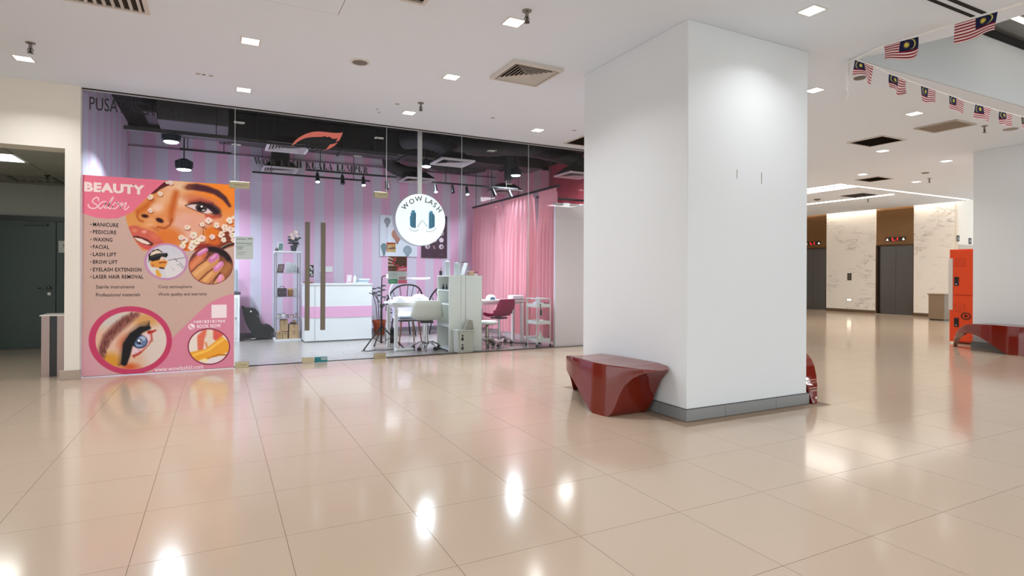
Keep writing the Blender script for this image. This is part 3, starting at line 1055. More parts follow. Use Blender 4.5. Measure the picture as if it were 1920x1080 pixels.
def flag(p, q, hgt, mirror, seed, label, sag=0.0):
    """flag hanging from its top edge p..q"""
    p, q = Vector(p), Vector(q)
    t = thing('flag', label, 'flag', tuple(p), 'flags of the bunting')
    ax = (q - p)
    nrm = Vector((0, 0, 1)).cross(ax).normalized()
    ph = seed * 1.7

    def fn(i, j):
        d = 1 - j
        amp = 0.028 * d * (0.6 + 0.5 * math.sin(ph))
        w = amp * math.sin(i * 6.5 + ph + d * 1.2)
        lift = 0.02 * d * math.sin(i * 4 + ph * 1.3) + sag * d * i
        base = p + ax * (i * (1 - 0.05 * d)) + Vector((0, 0, -hgt * d * (0.93 + 0.07 * math.cos(i * 5 + ph))))
        return base + nrm * w + Vector((0, 0, lift))
    flag_canvas(mirror).build('cloth', fn, t, rough=0.7)
    # sewn hem folded over the string
    mb = MB().tube([p + ax * (k / 6) for k in range(7)], 0.004, 6)
    mb.build('hem', mat('flag_hem', 'c9c4c4', 0.7), t)
    return t


string_m = mat('white_string', 'f4f3f0', 0.8)
K = Vector((5.467, 3.50, 3.285))
p_out = at_x(1935, 0, 4.92)
F1a, F1b = at_x(1657, 85, 5.35), at_x(1722, 67, 5.22)
F2a, F2b = at_x(1790, 44, 5.09), at_x(1871, 20, 4.98)
S1 = [tuple(K), tuple(F1a), tuple(F1b), tuple(F2a), tuple(F2b), tuple(p_out)]
S2 = [tuple(K)] + [tuple(at_y(px, py, 3.42)) for px, py in ((1603, 111), (1640, 125), (1667, 138), (1700, 150), (1727, 160), (1755, 170), (1780, 178), (1808, 189), (1829, 195), (1859, 203), (1874, 208), (1899, 214), (1925, 221), (1990, 236))]
tag(MB().tube(S1, 0.008, 6).build('string', string_m), 'white bunting string with the two big flags rising to the top corner', 'string')
tag(MB().tube(S2, 0.006, 6).build('string', string_m), 'white bunting string with the row of small flags along the ceiling edge', 'string')
k_ = K
tag(MB().tube([(k_.x, k_.y, H), (k_.x, k_.y, k_.z), (k_.x - 0.03, k_.y, k_.z - 0.1), (k_.x - 0.012, k_.y, k_.z - 0.28), (k_.x + 0.005, k_.y, k_.z - 0.30), (k_.x - 0.03, k_.y, k_.z - 0.37)], 0.006, 6)
    .tube([(k_.x + 0.02, k_.y, k_.z), (k_.x + 0.005, k_.y, k_.z - 0.15), (k_.x + 0.02, k_.y, k_.z - 0.25), (k_.x - 0.04, k_.y, k_.z - 0.26), (k_.x - 0.02, k_.y, k_.z - 0.22)], 0.006, 6).build('knotted_cord', string_m),
    'knotted loose ends of white cord hanging where both bunting strings meet', 'cord')
flag(F1a, F1b, 0.165, True, 1, 'big red and white striped flag nearer the knot on the upper string')
flag(F2a, F2b, 0.165, True, 2.2, 'biggest striped flag, nearest the twin black slots on the upper string')
names = ['first small flag beside the knot, lower corner folded back', 'second small flag from the knot', 'third small flag from the knot', 'fourth small flag from the knot',
         'fifth small flag from the knot', 'sixth small flag from the knot', 'last small flag, cut by the picture edge']
for k, (ax_, ay_, bx_, by_) in enumerate([(1603, 111, 1638, 124), (1667, 138, 1699, 149), (1727, 160, 1754, 170), (1780, 178, 1807, 188), (1829, 194, 1858, 203), (1874, 207, 1898, 214), (1915, 219, 1939, 225)]):
    flag(at_y(ax_, ay_, 3.42), at_y(bx_, by_, 3.42), 0.172, False, k * 0.9 + 0.4, names[k] + ' on the lower string')

# ================================================================== WRITING ON THE GLASS
ink = mat('black_vinyl', '0d0d10', 0.4)
coral = mat('coral_vinyl', 'f08070', 0.4)
LY = GY - 0.012


def gl(u, v): return Vector((u, LY, v))


t = thing('window_lettering', 'thin black overhead lettering in two words at the top corner of the glass', 'lettering', (-0.85, LY, 3.1))
text_on('word', 'PUSAT', gl, -1.325, -0.985, 3.070, 3.222, ink, t, weight=0.004)
text_on('word', 'KECANTIKAN', gl, -0.925, -0.37, 3.078, 3.222, ink, t, weight=0.004)


def fat(ch):
    """heavy display capitals: solid stems with hairline joins, unit height; returns polygons and width"""
    S, h = 0.40, 0.08
    R = lambda a, b, c, d: [(a, c), (b, c), (b, d), (a, d)]

    def bowl(cx, cy, rx, ry, ix, iy, a0, a1, n=14):
        o_ = [(cx + rx * math.cos(math.radians(a0 + (a1 - a0) * k / n)), cy + ry * math.sin(math.radians(a0 + (a1 - a0) * k / n))) for k in range(n + 1)]
        i_ = [(cx + ix * math.cos(math.radians(a0 + (a1 - a0) * k / n)), cy + iy * math.sin(math.radians(a0 + (a1 - a0) * k / n))) for k in range(n + 1)]
        return [[o_[k], o_[k + 1], i_[k + 1], i_[k]] for k in range(n)]
    if ch == 'W': return [[(0, 1), (S, 1), (0.60, 0), (0.42, 0)], [(0.46, 0.0), (0.60, 0.0), (0.82, 1), (0.76, 1)], [(0.56, 1), (0.90, 1), (1.14, 0), (0.96, 0)], [(1.0, 0), (1.12, 0), (1.38, 1), (1.31, 1)], R(-0.05, 0.40, 0.94, 1), R(1.22, 1.45, 0.94, 1)], 1.42
    if ch == 'O': return bowl(0.5, 0.5, 0.5, 0.52, 0.16, 0.46, 0, 360, 28), 1.0
    if ch == 'L': return [R(0.06, 0.06 + S, 0, 1), R(0, 0.46, 0.94, 1), R(0, 0.80, 0, h), [(0.80, 0), (0.80, 0.40), (0.74, 0.40), (0.55, 0.05)]], 0.82
    if ch == 'A': return [[(0.40, 1), (0.58, 1), (1.0, 0), (0.62, 0)], [(0.38, 0.86), (0.44, 0.94), (0.12, 0), (0.06, 0)], R(0.16, 0.7, 0.26, 0.33), R(-0.04, 0.26, 0, 0.06), R(0.54, 1.06, 0, 0.06)], 1.04
    if ch == 'S': return [[(0.10, 0.60), (0.06, 0.75), (0.16, 0.95), (0.36, 1.02), (0.40, 0.96), (0.28, 0.9), (0.34, 0.74)], [(0.10, 0.60), (0.34, 0.74), (0.70, 0.46), (0.52, 0.30)], [(0.70, 0.46), (0.76, 0.28), (0.66, 0.06), (0.42, -0.02), (0.38, 0.04), (0.52, 0.12), (0.52, 0.30)], R(0.36, 0.66, 0.95, 1.02), [(0.62, 1.0), (0.68, 1.0), (0.68, 0.68), (0.62, 0.68)], R(0.12, 0.42, -0.02, 0.05), [(0.06, 0), (0.12, 0), (0.12, 0.34), (0.06, 0.34)]], 0.78
    if ch == 'H': return [R(0.06, 0.06 + S, 0, 1), R(0.62, 0.62 + S, 0, 1), R(0.2, 0.8, 0.46, 0.54), R(0, 0.46, 0.94, 1), R(0, 0.46, 0, 0.06), R(0.56, 1.02, 0.94, 1), R(0.56, 1.02, 0, 0.06)], 1.02
    if ch == 'K': return [R(0.06, 0.06 + S, 0, 1), R(0, 0.46, 0.94, 1), R(0, 0.46, 0, 0.06), [(0.40, 0.44), (0.80, 0.96), (0.88, 0.96), (0.44, 0.38)], [(0.46, 0.58), (0.62, 0.66), (1.02, 0), (0.66, 0)], R(0.66, 0.98, 0.94, 1), R(0.58, 1.08, 0, 0.06)], 1.06
    if ch == 'U': return [R(0.06, 0.06 + S, 0.26, 1), R(0, 0.46, 0.94, 1), R(0.80, 0.86, 0.28, 1), R(0.70, 0.98, 0.94, 1)] + bowl(0.46, 0.28, 0.40, 0.30, 0.10, 0.22, 180, 360), 0.98
    if ch == 'M': return [R(0.08, 0.14, 0, 1), [(0.0, 1), (0.36, 1), (0.72, 0.02), (0.56, 0.02)], [(0.56, 0.02), (0.68, 0.02), (0.96, 1), (0.90, 1)], R(0.88, 0.88 + S, 0, 1), R(0, 0.24, 0, 0.06), R(0.80, 1.30, 0, 0.06), R(0.86, 1.30, 0.94, 1)], 1.30
    b = bowl(0.40, 0.72, 0.46, 0.28, 0.14, 0.22, -90, 90)
    if ch == 'P': return [R(0.06, 0.06 + S, 0, 1), R(0, 0.42, 0.94, 1), R(0, 0.48, 0, 0.06)] + b, 0.88
    if ch == 'R': return [R(0.06, 0.06 + S, 0, 1), R(0, 0.42, 0.94, 1), R(0, 0.46, 0, 0.06), [(0.42, 0.46), (0.66, 0.46), (0.98, 0), (0.64, 0)], R(0.9, 1.06, 0, 0.06)] + b, 1.04


t = thing('window_lettering', 'heavy black serif lettering in four words on the glass under the eye logo', 'lettering', (1.13, LY, 2.65))
zb0, zb1, hh = 2.603, 2.538, 0.088
u0, u1 = 0.399, 1.867
words = ['WOW', 'LASH', 'KUALA', 'LUMPUR']
tot = sum(sum(fat(c)[1] + 0.10 for c in w) for w in words) + 3 * 0.62
k = (u1 - u0) / (tot * hh)
u = u0
for w in words:
    mb = MB()
    for ch in w:
        polys, wd = fat(ch)
        for P_ in polys:
            mb.add([gl(u + x * hh * k, 2.606 + z * hh) for x, z in P_], [tuple(range(len(P_)))])
        u += (wd + 0.10) * hh * k
    mb.build('word', ink, t, fix=False)
    u += 0.62 * hh * k

# eye logo
c7 = lambda x, y: at_y(520 + x / 9.817, 230 + y / 9.817, LY)
t = thing('eye_logo', 'coral lash-shaped eye logo with black iris on the upper glass', 'logo', (1.2, LY, 3.0))
up = catmull([(255, 440), (330, 330), (440, 250), (560, 195), (700, 165), (860, 170), (1000, 185), (1120, 190), (1205, 180)], 4)
lo = [(1205, 180), (1185, 240), (1140, 330), (1070, 355), (1115, 290), (1050, 300), (1000, 290), (960, 255), (930, 268), (895, 262), (880, 245), (820, 262)] + catmull([(820, 262), (640, 265), (500, 290), (380, 350), (255, 440)], 4)[1:]
mb = MB()
pts = up + lo[1:-1]
mb.add([c7(x, y) for x, y in pts], [tuple(range(len(pts)))])
lw = [(1115, 360), (1060, 420), (960, 480), (830, 522), (900, 490), (970, 400), (1010, 395), (1050, 385)]
mb.add([c7(x, y) for x, y in lw], [tuple(range(len(lw)))])
mb.build('lash_shape', coral, t, fix=False)
mb = MB()
iris = [(660 + 118 * math.cos(a), 405 + 118 * math.sin(a)) for a in np.linspace(0.0, PI, 22)]
ribbon(mb, iris, 20, c7)
ribbon(mb, [(660 + 62 * math.cos(a), 410 + 58 * math.sin(a)) for a in np.linspace(0.0, PI, 16)], 30, c7)
fill = catmull([(380, 360), (500, 300), (640, 278), (820, 272), (950, 300), (1060, 330), (1080, 370), (980, 385), (890, 440), (830, 500)], 3) + [(800, 480), (790, 405), (720, 400), (600, 400), (540, 420), (500, 400), (440, 380)]
mb.add([c7(x, y) for x, y in fill], [tuple(range(len(fill)))])
mb.build('iris', ink, t, fix=False)

# ================================================================== THE POSTER
PY_ = GY - 0.016
PA, PB, PC, PD = at_y(154.5, 328, PY_), at_y(440, 347, PY_), at_y(440, 690, PY_), at_y(154.5, 706, PY_)
PX0, PX1, PZ0, PZ1 = PA.x, 0.178, 0.012, 2.318
poster = thing('salon_poster', 'tall pink beauty salon poster covering the first glass panel', 'poster', ((PX0 + PX1) / 2, PY_, PZ0))
c = Canvas(0, 1, 0, 1, 372, 520, (204, 171, 160))
# artwork coordinates: picture position of every print cell, read off the flat sheet
XX, ZZ = np.meshgrid(np.linspace(PX0, PX1, 372), np.linspace(PZ0, PZ1, 520))
qx = XX * _r.x + PY_ * _r.y + (ZZ - CAM_H) * _r.z
qy = XX * _d.x + PY_ * _d.y + (ZZ - CAM_H) * _d.z
qz = XX * _f.x + PY_ * _f.y
c.X, c.Y = 960 + FPX * qx / qz, CY + FPX * qy / qz
c.at(0, 0, 1)
# ground tones
c.put(np.clip((c.Y - 560) / 120, 0, 1) * np.clip((240 - c.X) / 90 + 0.3, 0, 1) * 0.9, (224, 158, 182))
c.put(np.clip((c.Y - 400) / 100, 0, 1) * 0.25, (196, 170, 150))
c.poly([(445, 551), (432, 552), (421, 555), (400, 564), (386, 573), (372, 586), (359, 599), (340, 617), (324, 633), (300, 655), (285, 700), (445, 700)], (217, 135, 158))
# woman's face
c.at(230, 330, 7.2)
c.clip = c.ell_a(900, 400, 872, 872, 0, 6) * np.clip(0.5 - ((c.Y - 330) * 7.2 - (1010 - np.abs((c.X - 230) * 7.2 - 1000) * 0.0)) / 8, 0, 1)
c.poly([(-100, -100), (1700, -100), (1700, 900), (1340, 985), (1100, 1100), (-100, 1100)], (226, 142, 82))
c.ell(1380, 230, 330, 240, (230, 128, 40), soft=170)
c.ell(720, 130, 190, 100, (232, 190, 152), soft=110)
c.ell(840, 680, 210, 230, (228, 172, 150), soft=180)
c.ell(1050, 620, 240, 120, (226, 164, 140), soft=120)
c.ell(150, 600, 140, 100, (222, 150, 80), soft=90)
c.ell(620, 830, 190, 130, (222, 120, 50), soft=110)
c.ell(800, 340, 90, 80, (236, 190, 160), soft=90)
c.stroke([(400, 350), (300, 420), (215, 480)], 80, (205, 104, 36), soft=60)
c.stroke([(640, 190), (560, 300), (470, 430)], [120, 150, 150], (236, 176, 134), soft=110)
c.ell(460, 425, 70, 45, (242, 198, 172), soft=60)
c.stroke([(720, 230), (690, 370), (660, 470), (650, 590)], [70, 66, 70, 60], (196, 92, 34), soft=75)
c.stroke([(470, 690), (570, 705), (640, 660), (665, 580)], 24, (170, 78, 34), soft=26)
c.stroke([(205, 475), (195, 545), (225, 595), (270, 612)], 26, (186, 92, 40), soft=24)
c.ell(380, 600, 70, 40, (232, 160, 106), soft=40)
c.ell(300, 540, 48, 24, (58, 16, 12), ang=8, soft=16)
c.ell(500, 598, 54, 28, (48, 14, 18), ang=22, soft=16)
c.stroke([(330, 660), (420, 700), (480, 740)], 30, (198, 112, 66), soft=30)
c.ell(360, 660, 70, 30, (236, 170, 120), soft=40)
c.poly([(70, 690), (130, 668), (200, 672), (250, 700), (310, 715), (420, 755), (500, 830), (560, 900), (540, 940), (430, 925), (330, 850), (200, 812), (130, 815)], (206, 98, 82), soft=22)
c.ell(290, 752, 34, 22, (238, 158, 140), soft=24)
c.ell(160, 735, 36, 26, (222, 128, 96), soft=24)
c.ell(430, 820, 70, 36, (222, 112, 84), ang=35, soft=34)
c.poly([(130, 812), (200, 808), (330, 850), (420, 915), (390, 945), (290, 925), (190, 880)], (88, 24, 26), soft=10)
c.poly([(150, 828), (250, 845), (345, 890), (378, 920), (330, 925), (260, 905), (190, 868)], (242, 218, 204), soft=12)
c.poly([(180, 885), (290, 928), (390, 948), (440, 930), (480, 960), (400, 1010), (300, 985), (230, 940)], (214, 86, 86), soft=14)
c.poly([(375, 245), (415, 190), (470, 135), (540, 90), (640, 72), (668, 108), (580, 145), (500, 185), (440, 232)], (86, 30, 36), soft=14)
c.ell(1050, 330, 220, 60, (206, 116, 80), ang=10, soft=60)
c.stroke([(900, 355), (1050, 335), (1180, 380), (1280, 450)], [30, 60, 70, 60], (164, 76, 62), soft=44)
c.stroke([(1080, 395), (1190, 430), (1270, 490), (1310, 530)], [50, 110, 110, 40], (46, 34, 46), soft=50)
c.stroke([(1140, 535), (1220, 555), (1300, 540)], 44, (186, 74, 52), soft=44)
c.poly([(846, 400), (920, 382), (1050, 385), (1150, 440), (1215, 495), (1130, 510), (1000, 465), (905, 425)], (226, 202, 200), soft=10)
c.ell(1062, 432, 78, 58, (58, 46, 50), ang=12, soft=14)
c.ell(1052, 440, 36, 30, (20, 14, 20), soft=12)
c.ell(1066, 412, 15, 14, (250, 250, 250), soft=8)
c.ell(1090, 462, 22, 10, (206, 190, 190), soft=10)
c.stroke([(846, 398), (930, 372), (1050, 362), (1170, 408), (1270, 490)], [8, 18, 34, 46, 30], (40, 20, 26), soft=16)
for q_ in range(12):
    a_ = 0.5 + q_ / 11
    x_ = 900 + q_ * 28
    c.stroke([(x_, 380 - 8 * math.sin(q_ / 3.6)), (x_ - 6 + q_ * 1.5, 330 + abs(q_ - 5) * 3)], [9, 3], (70, 30, 30), soft=8)
c.stroke([(850, 405), (930, 442), (1010, 476), (1130, 516)], 9, (120, 56, 46), soft=9)
c.poly([(840, 158), (880, 112), (1000, 104), (1150, 136), (1300, 196), (1400, 282), (1468, 410), (1440, 425), (1350, 322), (1230, 244), (1100, 212), (960, 190), (870, 182)], (74, 36, 44), soft=26)
c.ell(880, 150, 60, 34, (150, 78, 50), soft=50, op=0.6)
c.poly([(1180, 760), (1260, 700), (1520, 690), (1520, 930), (1330, 1000), (1040, 1000), (1040, 930), (1190, 900)], (112, 46, 34), soft=30, op=0.9)
c.ell(1210, 760, 110, 80, (222, 118, 34), soft=60)
c.ell(1240, 880, 90, 60, (210, 100, 40), soft=50)
c.ell(900, 990, 110, 90, (228, 112, 30), soft=50)
c.ell(1080, 960, 120, 40, (150, 44, 40), soft=40)
c.stroke([(1030, 660), (1130, 722)], 10, (120, 60, 50)); c.stroke([(1085, 715), (1092, 800)], 7, (120, 66, 50))
c.stroke([(1330, 985), (1420, 935), (1520, 905)], 34, (40, 28, 26), soft=8); c.stroke([(1330, 965), (1420, 918), (1520, 892)], 7, (200, 180, 160))
rnd = random.Random(3)
for fx, fy, fr in [(610, 78, 34), (650, 90, 34), (505, 240, 36), (370, 280, 44), (372, 465, 36), (872, 690, 40), (1160, 600, 48), (1075, 655, 34), (1268, 665, 42), (1442, 600, 48), (1500, 560, 30), (1378, 690, 46),
                   (1460, 722, 52), (1332, 790, 48), (1208, 822, 40), (1480, 800, 44), (1365, 862, 38), (1492, 868, 34), (955, 800, 54), (832, 862, 54), (1070, 842, 52), (955, 920, 62), (1005, 880, 50), (812, 942, 44), (930, 965, 50), (790, 830, 40), (1380, 730, 36)]:
    c.ell(fx + 8, fy + fr * 0.75, fr * 0.9, fr * 0.5, (120, 40, 24), soft=20, op=0.6)
    for q_ in range(5):
        a_ = q_ * 1.257 + rnd.random()
        c.ell(fx + fr * 0.5 * math.cos(a_), fy + fr * 0.5 * math.sin(a_), fr * 0.52, fr * 0.46, (238 + rnd.randint(-10, 8), 220 + rnd.randint(-14, 8), 204 + rnd.randint(-16, 8)), soft=8)
    c.ell(fx, fy, fr * 0.16, fr * 0.16, (150, 110, 80), soft=8)
c.clip = None
# pink corner block
c.at(0, 140, 3.858)
c.poly([(560, 690), (600, 722), (1240, 762), (1190, 775), (1090, 862), (1000, 950), (960, 990), (915, 1014), (850, 1040), (780, 1042), (700, 1035), (640, 1018), (560, 985)], (233, 118, 143), soft=4)
# laser goggles picture
c.at(260, 440, 9)
c.ell(463, 455, 373, 312, (196, 142, 178), soft=8)
c.clip = c.ell_a(465, 455, 328, 277, 0, 8)
c.ell(465, 455, 400, 400, (214, 209, 214), soft=8)
c.ell(520, 260, 220, 90, (206, 204, 214), soft=80)
c.poly([(170, 480), (165, 340), (240, 262), (330, 240), (410, 300), (330, 330), (200, 380)], (40, 24, 24), soft=8)
c.poly([(190, 360), (215, 300), (290, 262), (345, 268), (395, 310), (300, 325)], (228, 206, 184), soft=8)
c.poly([(190, 450), (330, 420), (420, 395), (450, 430), (492, 450), (480, 560), (380, 570), (250, 545), (200, 520)], (226, 150, 66), soft=10)
c.ell(390, 410, 34, 30, (232, 196, 176), soft=14)
c.poly([(175, 372), (300, 322), (480, 308), (496, 345), (465, 388), (420, 375), (385, 370), (345, 425), (225, 452), (190, 430)], (28, 26, 26), soft=6)
c.stroke([(210, 380), (330, 350), (460, 335)], 10, (84, 84, 80), soft=10)
c.stroke([(350, 478), (400, 465), (455, 470)], 20, (140, 60, 44), soft=10)
c.ell(240, 520, 26, 30, (200, 120, 60), soft=14)
c.stroke([(360, 560), (440, 570), (500, 560)], 26, (70, 30, 40), soft=12)
c.poly([(230, 545), (300, 590), (420, 690), (380, 740), (280, 700), (170, 560)], (226, 216, 214), soft=12)
c.poly([(280, 600), (330, 590), (390, 690), (360, 730), (300, 700)], (226, 166, 70), soft=16)
c.poly([(490, 460), (620, 430), (760, 500), (800, 620), (700, 720), (480, 720), (420, 600)], (222, 216, 218), soft=14)
c.stroke([(500, 432), (570, 420), (640, 412), (775, 385)], 12, (126, 122, 138), soft=8)
c.stroke([(610, 405), (650, 450)], 14, (110, 106, 124), soft=8)
c.stroke([(690, 470), (740, 520), (770, 560)], 16, (150, 146, 158), soft=10); c.stroke([(650, 500), (700, 520), (745, 575)], 12, (150, 146, 158), soft=10)
c.stroke([(560, 560), (600, 600)], 12, (190, 186, 190), soft=14)
c.clip = None
# manicured hand picture
c.ell(1218, 517, 374, 325, (126, 52, 60), soft=8)
c.clip = c.ell_a(1218, 517, 362, 313, 0, 8)
c.ell(1218, 517, 420, 420, (112, 62, 48), soft=8)
c.ell(1480, 600, 160, 200, (150, 92, 60), soft=120)
c.stroke([(1160, 240), (1340, 250), (1480, 340), (1560, 480)], [70, 120, 110, 70], (34, 22, 26), soft=40)
c.stroke([(860, 610), (930, 520), (1090, 320)], [170, 180, 130], (206, 106, 72), soft=30)
c.stroke([(900, 540), (1030, 400)], 70, (224, 140, 96), soft=60)
c.stroke([(940, 700), (1080, 560), (1290, 400)], [190, 190, 150], (214, 150, 94), soft=24)
c.stroke([(960, 660), (1150, 500)], 60, (232, 176, 120), soft=60)
c.stroke([(1090, 800), (1200, 690), (1350, 530)], [170, 170, 140], (212, 144, 88), soft=22)
c.stroke([(1120, 770), (1230, 650)], 50, (234, 176, 118), soft=50)
c.stroke([(1270, 850), (1390, 735)], [130, 120], (220, 158, 110), soft=18)
c.stroke([(1450, 620), (1520, 520)], 110, (176, 112, 66), soft=70)
c.stroke([(880, 640), (1000, 520), (1150, 420), (1190, 330)], 16, (92, 34, 34), soft=18)
c.stroke([(1020, 775), (1150, 650), (1260, 570)], 16, (96, 36, 24), soft=16)
c.stroke([(1240, 830), (1320, 720), (1380, 640)], 18, (90, 36, 28), soft=16)
for pts_, w_, cc_ in (([(1010, 332), (1080, 285), (1140, 255)], [70, 84, 70], (206, 120, 170)), ([(1225, 425), (1305, 365)], [100, 112], (206, 122, 176)), ([(1305, 575), (1390, 495)], [96, 92], (216, 132, 186)), ([(1362, 762), (1392, 705)], [84, 80], (236, 146, 184))):
    c.stroke(pts_, w_, cc_, soft=12)
    c.stroke([(pts_[0][0] + 6, pts_[0][1] - 24), (pts_[-1][0] - 14, pts_[-1][1] - 10)], 22, (236, 186, 214), soft=22)
c.clip = None
# big eye picture
c.at(150, 570, 7.716)
c.ell(728, 527, 603, 494, (197, 66, 104), soft=8)
c.clip = c.ell_a(737, 527, 513, 418, 0, 8)
c.ell(737, 527, 600, 600, (224, 184, 156), soft=8)
c.ell(480, 220, 260, 110, (208, 200, 190), ang=-20, soft=110)
c.ell(1130, 640, 230, 330, (222, 206, 196), soft=130)
c.ell(960, 230, 190, 90, (212, 158, 98), soft=90)
c.ell(540, 540, 110, 190, (226, 188, 168), ang=35, soft=100)
c.ell(440, 830, 170, 120, (216, 152, 56), soft=110)
c.ell(720, 910, 120, 50, (208, 96, 50), soft=70)
c.ell(640, 560, 90, 130, (210, 130, 96), ang=30, soft=90)
c.stroke([(320, 770), (325, 640), (400, 490), (520, 360), (670, 240), (830, 150)], [60, 110, 150, 150, 140, 60], (146, 90, 80), soft=60)
rnd = random.Random(5)
bp_ = catmull([(335, 740), (350, 620), (410, 500), (520, 370), (670, 250), (800, 170)], 9)
for bx_, by_ in bp_:
    for q_ in range(3):
        ox_, oy_ = rnd.uniform(-50, 45), rnd.uniform(-40, 50)
        c.stroke([(bx_ + ox_, by_ + oy_), (bx_ + ox_ + rnd.uniform(-18, 24), by_ + oy_ - rnd.uniform(35, 70))], [10, 3], (98, 50, 46), soft=9, op=0.75)
c.poly([(745, 730), (790, 560), (860, 470), (960, 430), (1040, 450), (1010, 540), (930, 640), (830, 720)], (232, 202, 212), soft=14)
c.stroke([(1000, 410), (1050, 400), (1100, 378)], [50, 34, 16], (176, 40, 30), soft=16)
c.stroke([(1030, 430), (1040, 520), (985, 600), (900, 680), (780, 760)], [30, 26, 14, 24, 30], (196, 90, 74), soft=22)
c.stroke([(770, 745), (830, 735), (880, 700)], 22, (176, 60, 56), soft=16)
c.ell(865, 545, 112, 98, (34, 44, 66), ang=-8, soft=12)
c.ell(872, 545, 92, 80, (104, 134, 178), ang=-8, soft=14)
c.ell(905, 500, 46, 36, (170, 186, 214), soft=18); c.ell(850, 600, 40, 20, (150, 172, 206), soft=16)
c.ell(862, 545, 44, 42, (26, 32, 52), soft=12)
c.ell(852, 530, 22, 20, (240, 244, 252), soft=8); c.ell(888, 548, 9, 22, (206, 214, 236), soft=8)
c.stroke([(640, 850), (665, 740), (690, 600), (770, 470), (880, 375), (1000, 345)], [90, 120, 140, 130, 95, 50], (24, 20, 24), soft=26)
lp_ = catmull([(640, 860), (660, 740), (690, 590), (765, 465), (880, 365), (1000, 335)], 8)
for i_, (bx_, by_) in enumerate(lp_):
    f_ = i_ / len(lp_)
    ang_ = math.radians(200 + 75 * f_ - (40 if f_ < 0.3 else 0) * (1 - f_ / 0.3 if f_ < 0.3 else 0))
    c.stroke([(bx_, by_), (bx_ + 105 * math.cos(ang_), by_ + 95 * math.sin(ang_))], [14, 3], (22, 18, 20), soft=8)
for q_ in range(9):
    a_ = q_ / 8
    x_, y_ = 1040 - 270 * a_, 520 + 240 * a_ * a_
    c.stroke([(x_, y_), (x_ + 26, y_ + 26)], [7, 3], (150, 70, 60), soft=8)
c.clip = None
# honey waxing picture
c.at(280, 520, 5.682)
c.ell(634, 738, 226, 194, (120, 24, 60), soft=6)
c.clip = c.ell_a(634, 738, 214, 182, 0, 6)
c.ell(634, 738, 300, 300, (234, 222, 212), soft=6)
c.stroke([(545, 760), (550, 640), (610, 560)], [60, 80, 50], (226, 116, 92), soft=18)
c.stroke([(680, 560), (720, 620), (760, 600)], [40, 110, 60], (222, 96, 86), soft=18)
c.stroke([(645, 560), (640, 660), (630, 750)], [70, 80, 20], (232, 214, 194), soft=20)
c.stroke([(600, 700), (625, 770)], 24, (226, 146, 100), soft=16)
c.poly([(425, 800), (520, 780), (600, 762), (690, 690), (770, 625), (860, 700), (860, 790), (740, 830), (640, 868), (540, 880), (510, 915), (440, 870)], (238, 166, 58), soft=10)
c.stroke([(470, 830), (560, 800), (640, 770), (700, 720), (790, 660)], 22, (252, 204, 96), soft=20)
c.stroke([(620, 866), (740, 826), (840, 826)], 16, (190, 110, 20), soft=12)
c.ell(590, 880, 34, 16, (250, 226, 150), soft=14)
c.ell(720, 890, 100, 40, (236, 224, 226), soft=20)
c.clip = None
# telephone roundel
c.ell(450, 525, 36, 32, (246, 226, 230), soft=6)
c.stroke([(432, 512), (440, 530), (456, 544), (468, 540)], 12, (214, 132, 156), soft=6)
c.build('print', lambda i, j: (PX0 + (PX1 - PX0) * i, PY_, PZ0 + (PZ1 - PZ0) * j), poster, rough=0.3)
MB().box(PX0, PX1, PY_ + 0.0008, PY_ + 0.003, PZ0, PZ1).build('backing_sheet', mat('vinyl_back', 'd8c4c4', 0.6), poster)
TY = PY_ - 0.0012


def pt(u, v): return Vector((u, TY, v))


def px_text(s, x0, yb, x1, top, material, weight=0.0, name='lettering', spacing=1.0, desc=0.0):
    """line of writing from picture x0 to x1, baseline y at x0, cap top y at x0"""
    a, b = at_y(x0, yb, PY_), at_y(x1, yb, PY_)
    tp = at_y(x0, top, PY_)
    return text_on(name, s, pt, a.x, b.x, a.z - desc, tp.z, material, poster, weight, spacing)


cream_ink = mat('cream_ink', 'f6dcd8', 0.4)
pink_ink = mat('pale_pink_ink', 'fbc8d0', 0.4)
dark_ink = mat('dark_ink', '241c22', 0.5)
white_ink = mat('white_ink', 'f4e3e8', 0.4)
px_text('BEAUTY', 157.6, 359, 271.5, 340.5, cream_ink, weight=0.055, name='heading', spacing=1.08)
s8 = lambda x, y: (lambda p: Vector((p.x, TY, p.z)))(at_y(150 + x / 12.8, 320 + y / 12.8, PY_))
mb = MB()
for st, w_ in (([(440, 730), (445, 670), (395, 640), (320, 690), (300, 745), (350, 790), (410, 830), (405, 880), (330, 908), (245, 890), (202, 845), (205, 800)], 32),
               ([(640, 760), (600, 742), (520, 760), (455, 830), (455, 895), (500, 905), (570, 850), (630, 765), (600, 840), (600, 900), (640, 895)], 30),
               ([(640, 895), (730, 770), (800, 655), (780, 645), (715, 760), (680, 870), (710, 915), (760, 890), (790, 850)], 30),
               ([(900, 755), (840, 770), (785, 850), (800, 910), (850, 908), (915, 840), (925, 775), (890, 755), (900, 790), (960, 800), (1000, 770)], 28),
               ([(1020, 762), (985, 850), (952, 920), (1010, 845), (1090, 772), (1112, 790), (1080, 860), (1068, 915), (1100, 938), (1150, 890), (1182, 850)], 28)):
    ribbon(mb, catmull(st, 4), w_, s8)
mb.build('script_heading', pink_ink, poster, fix=False)
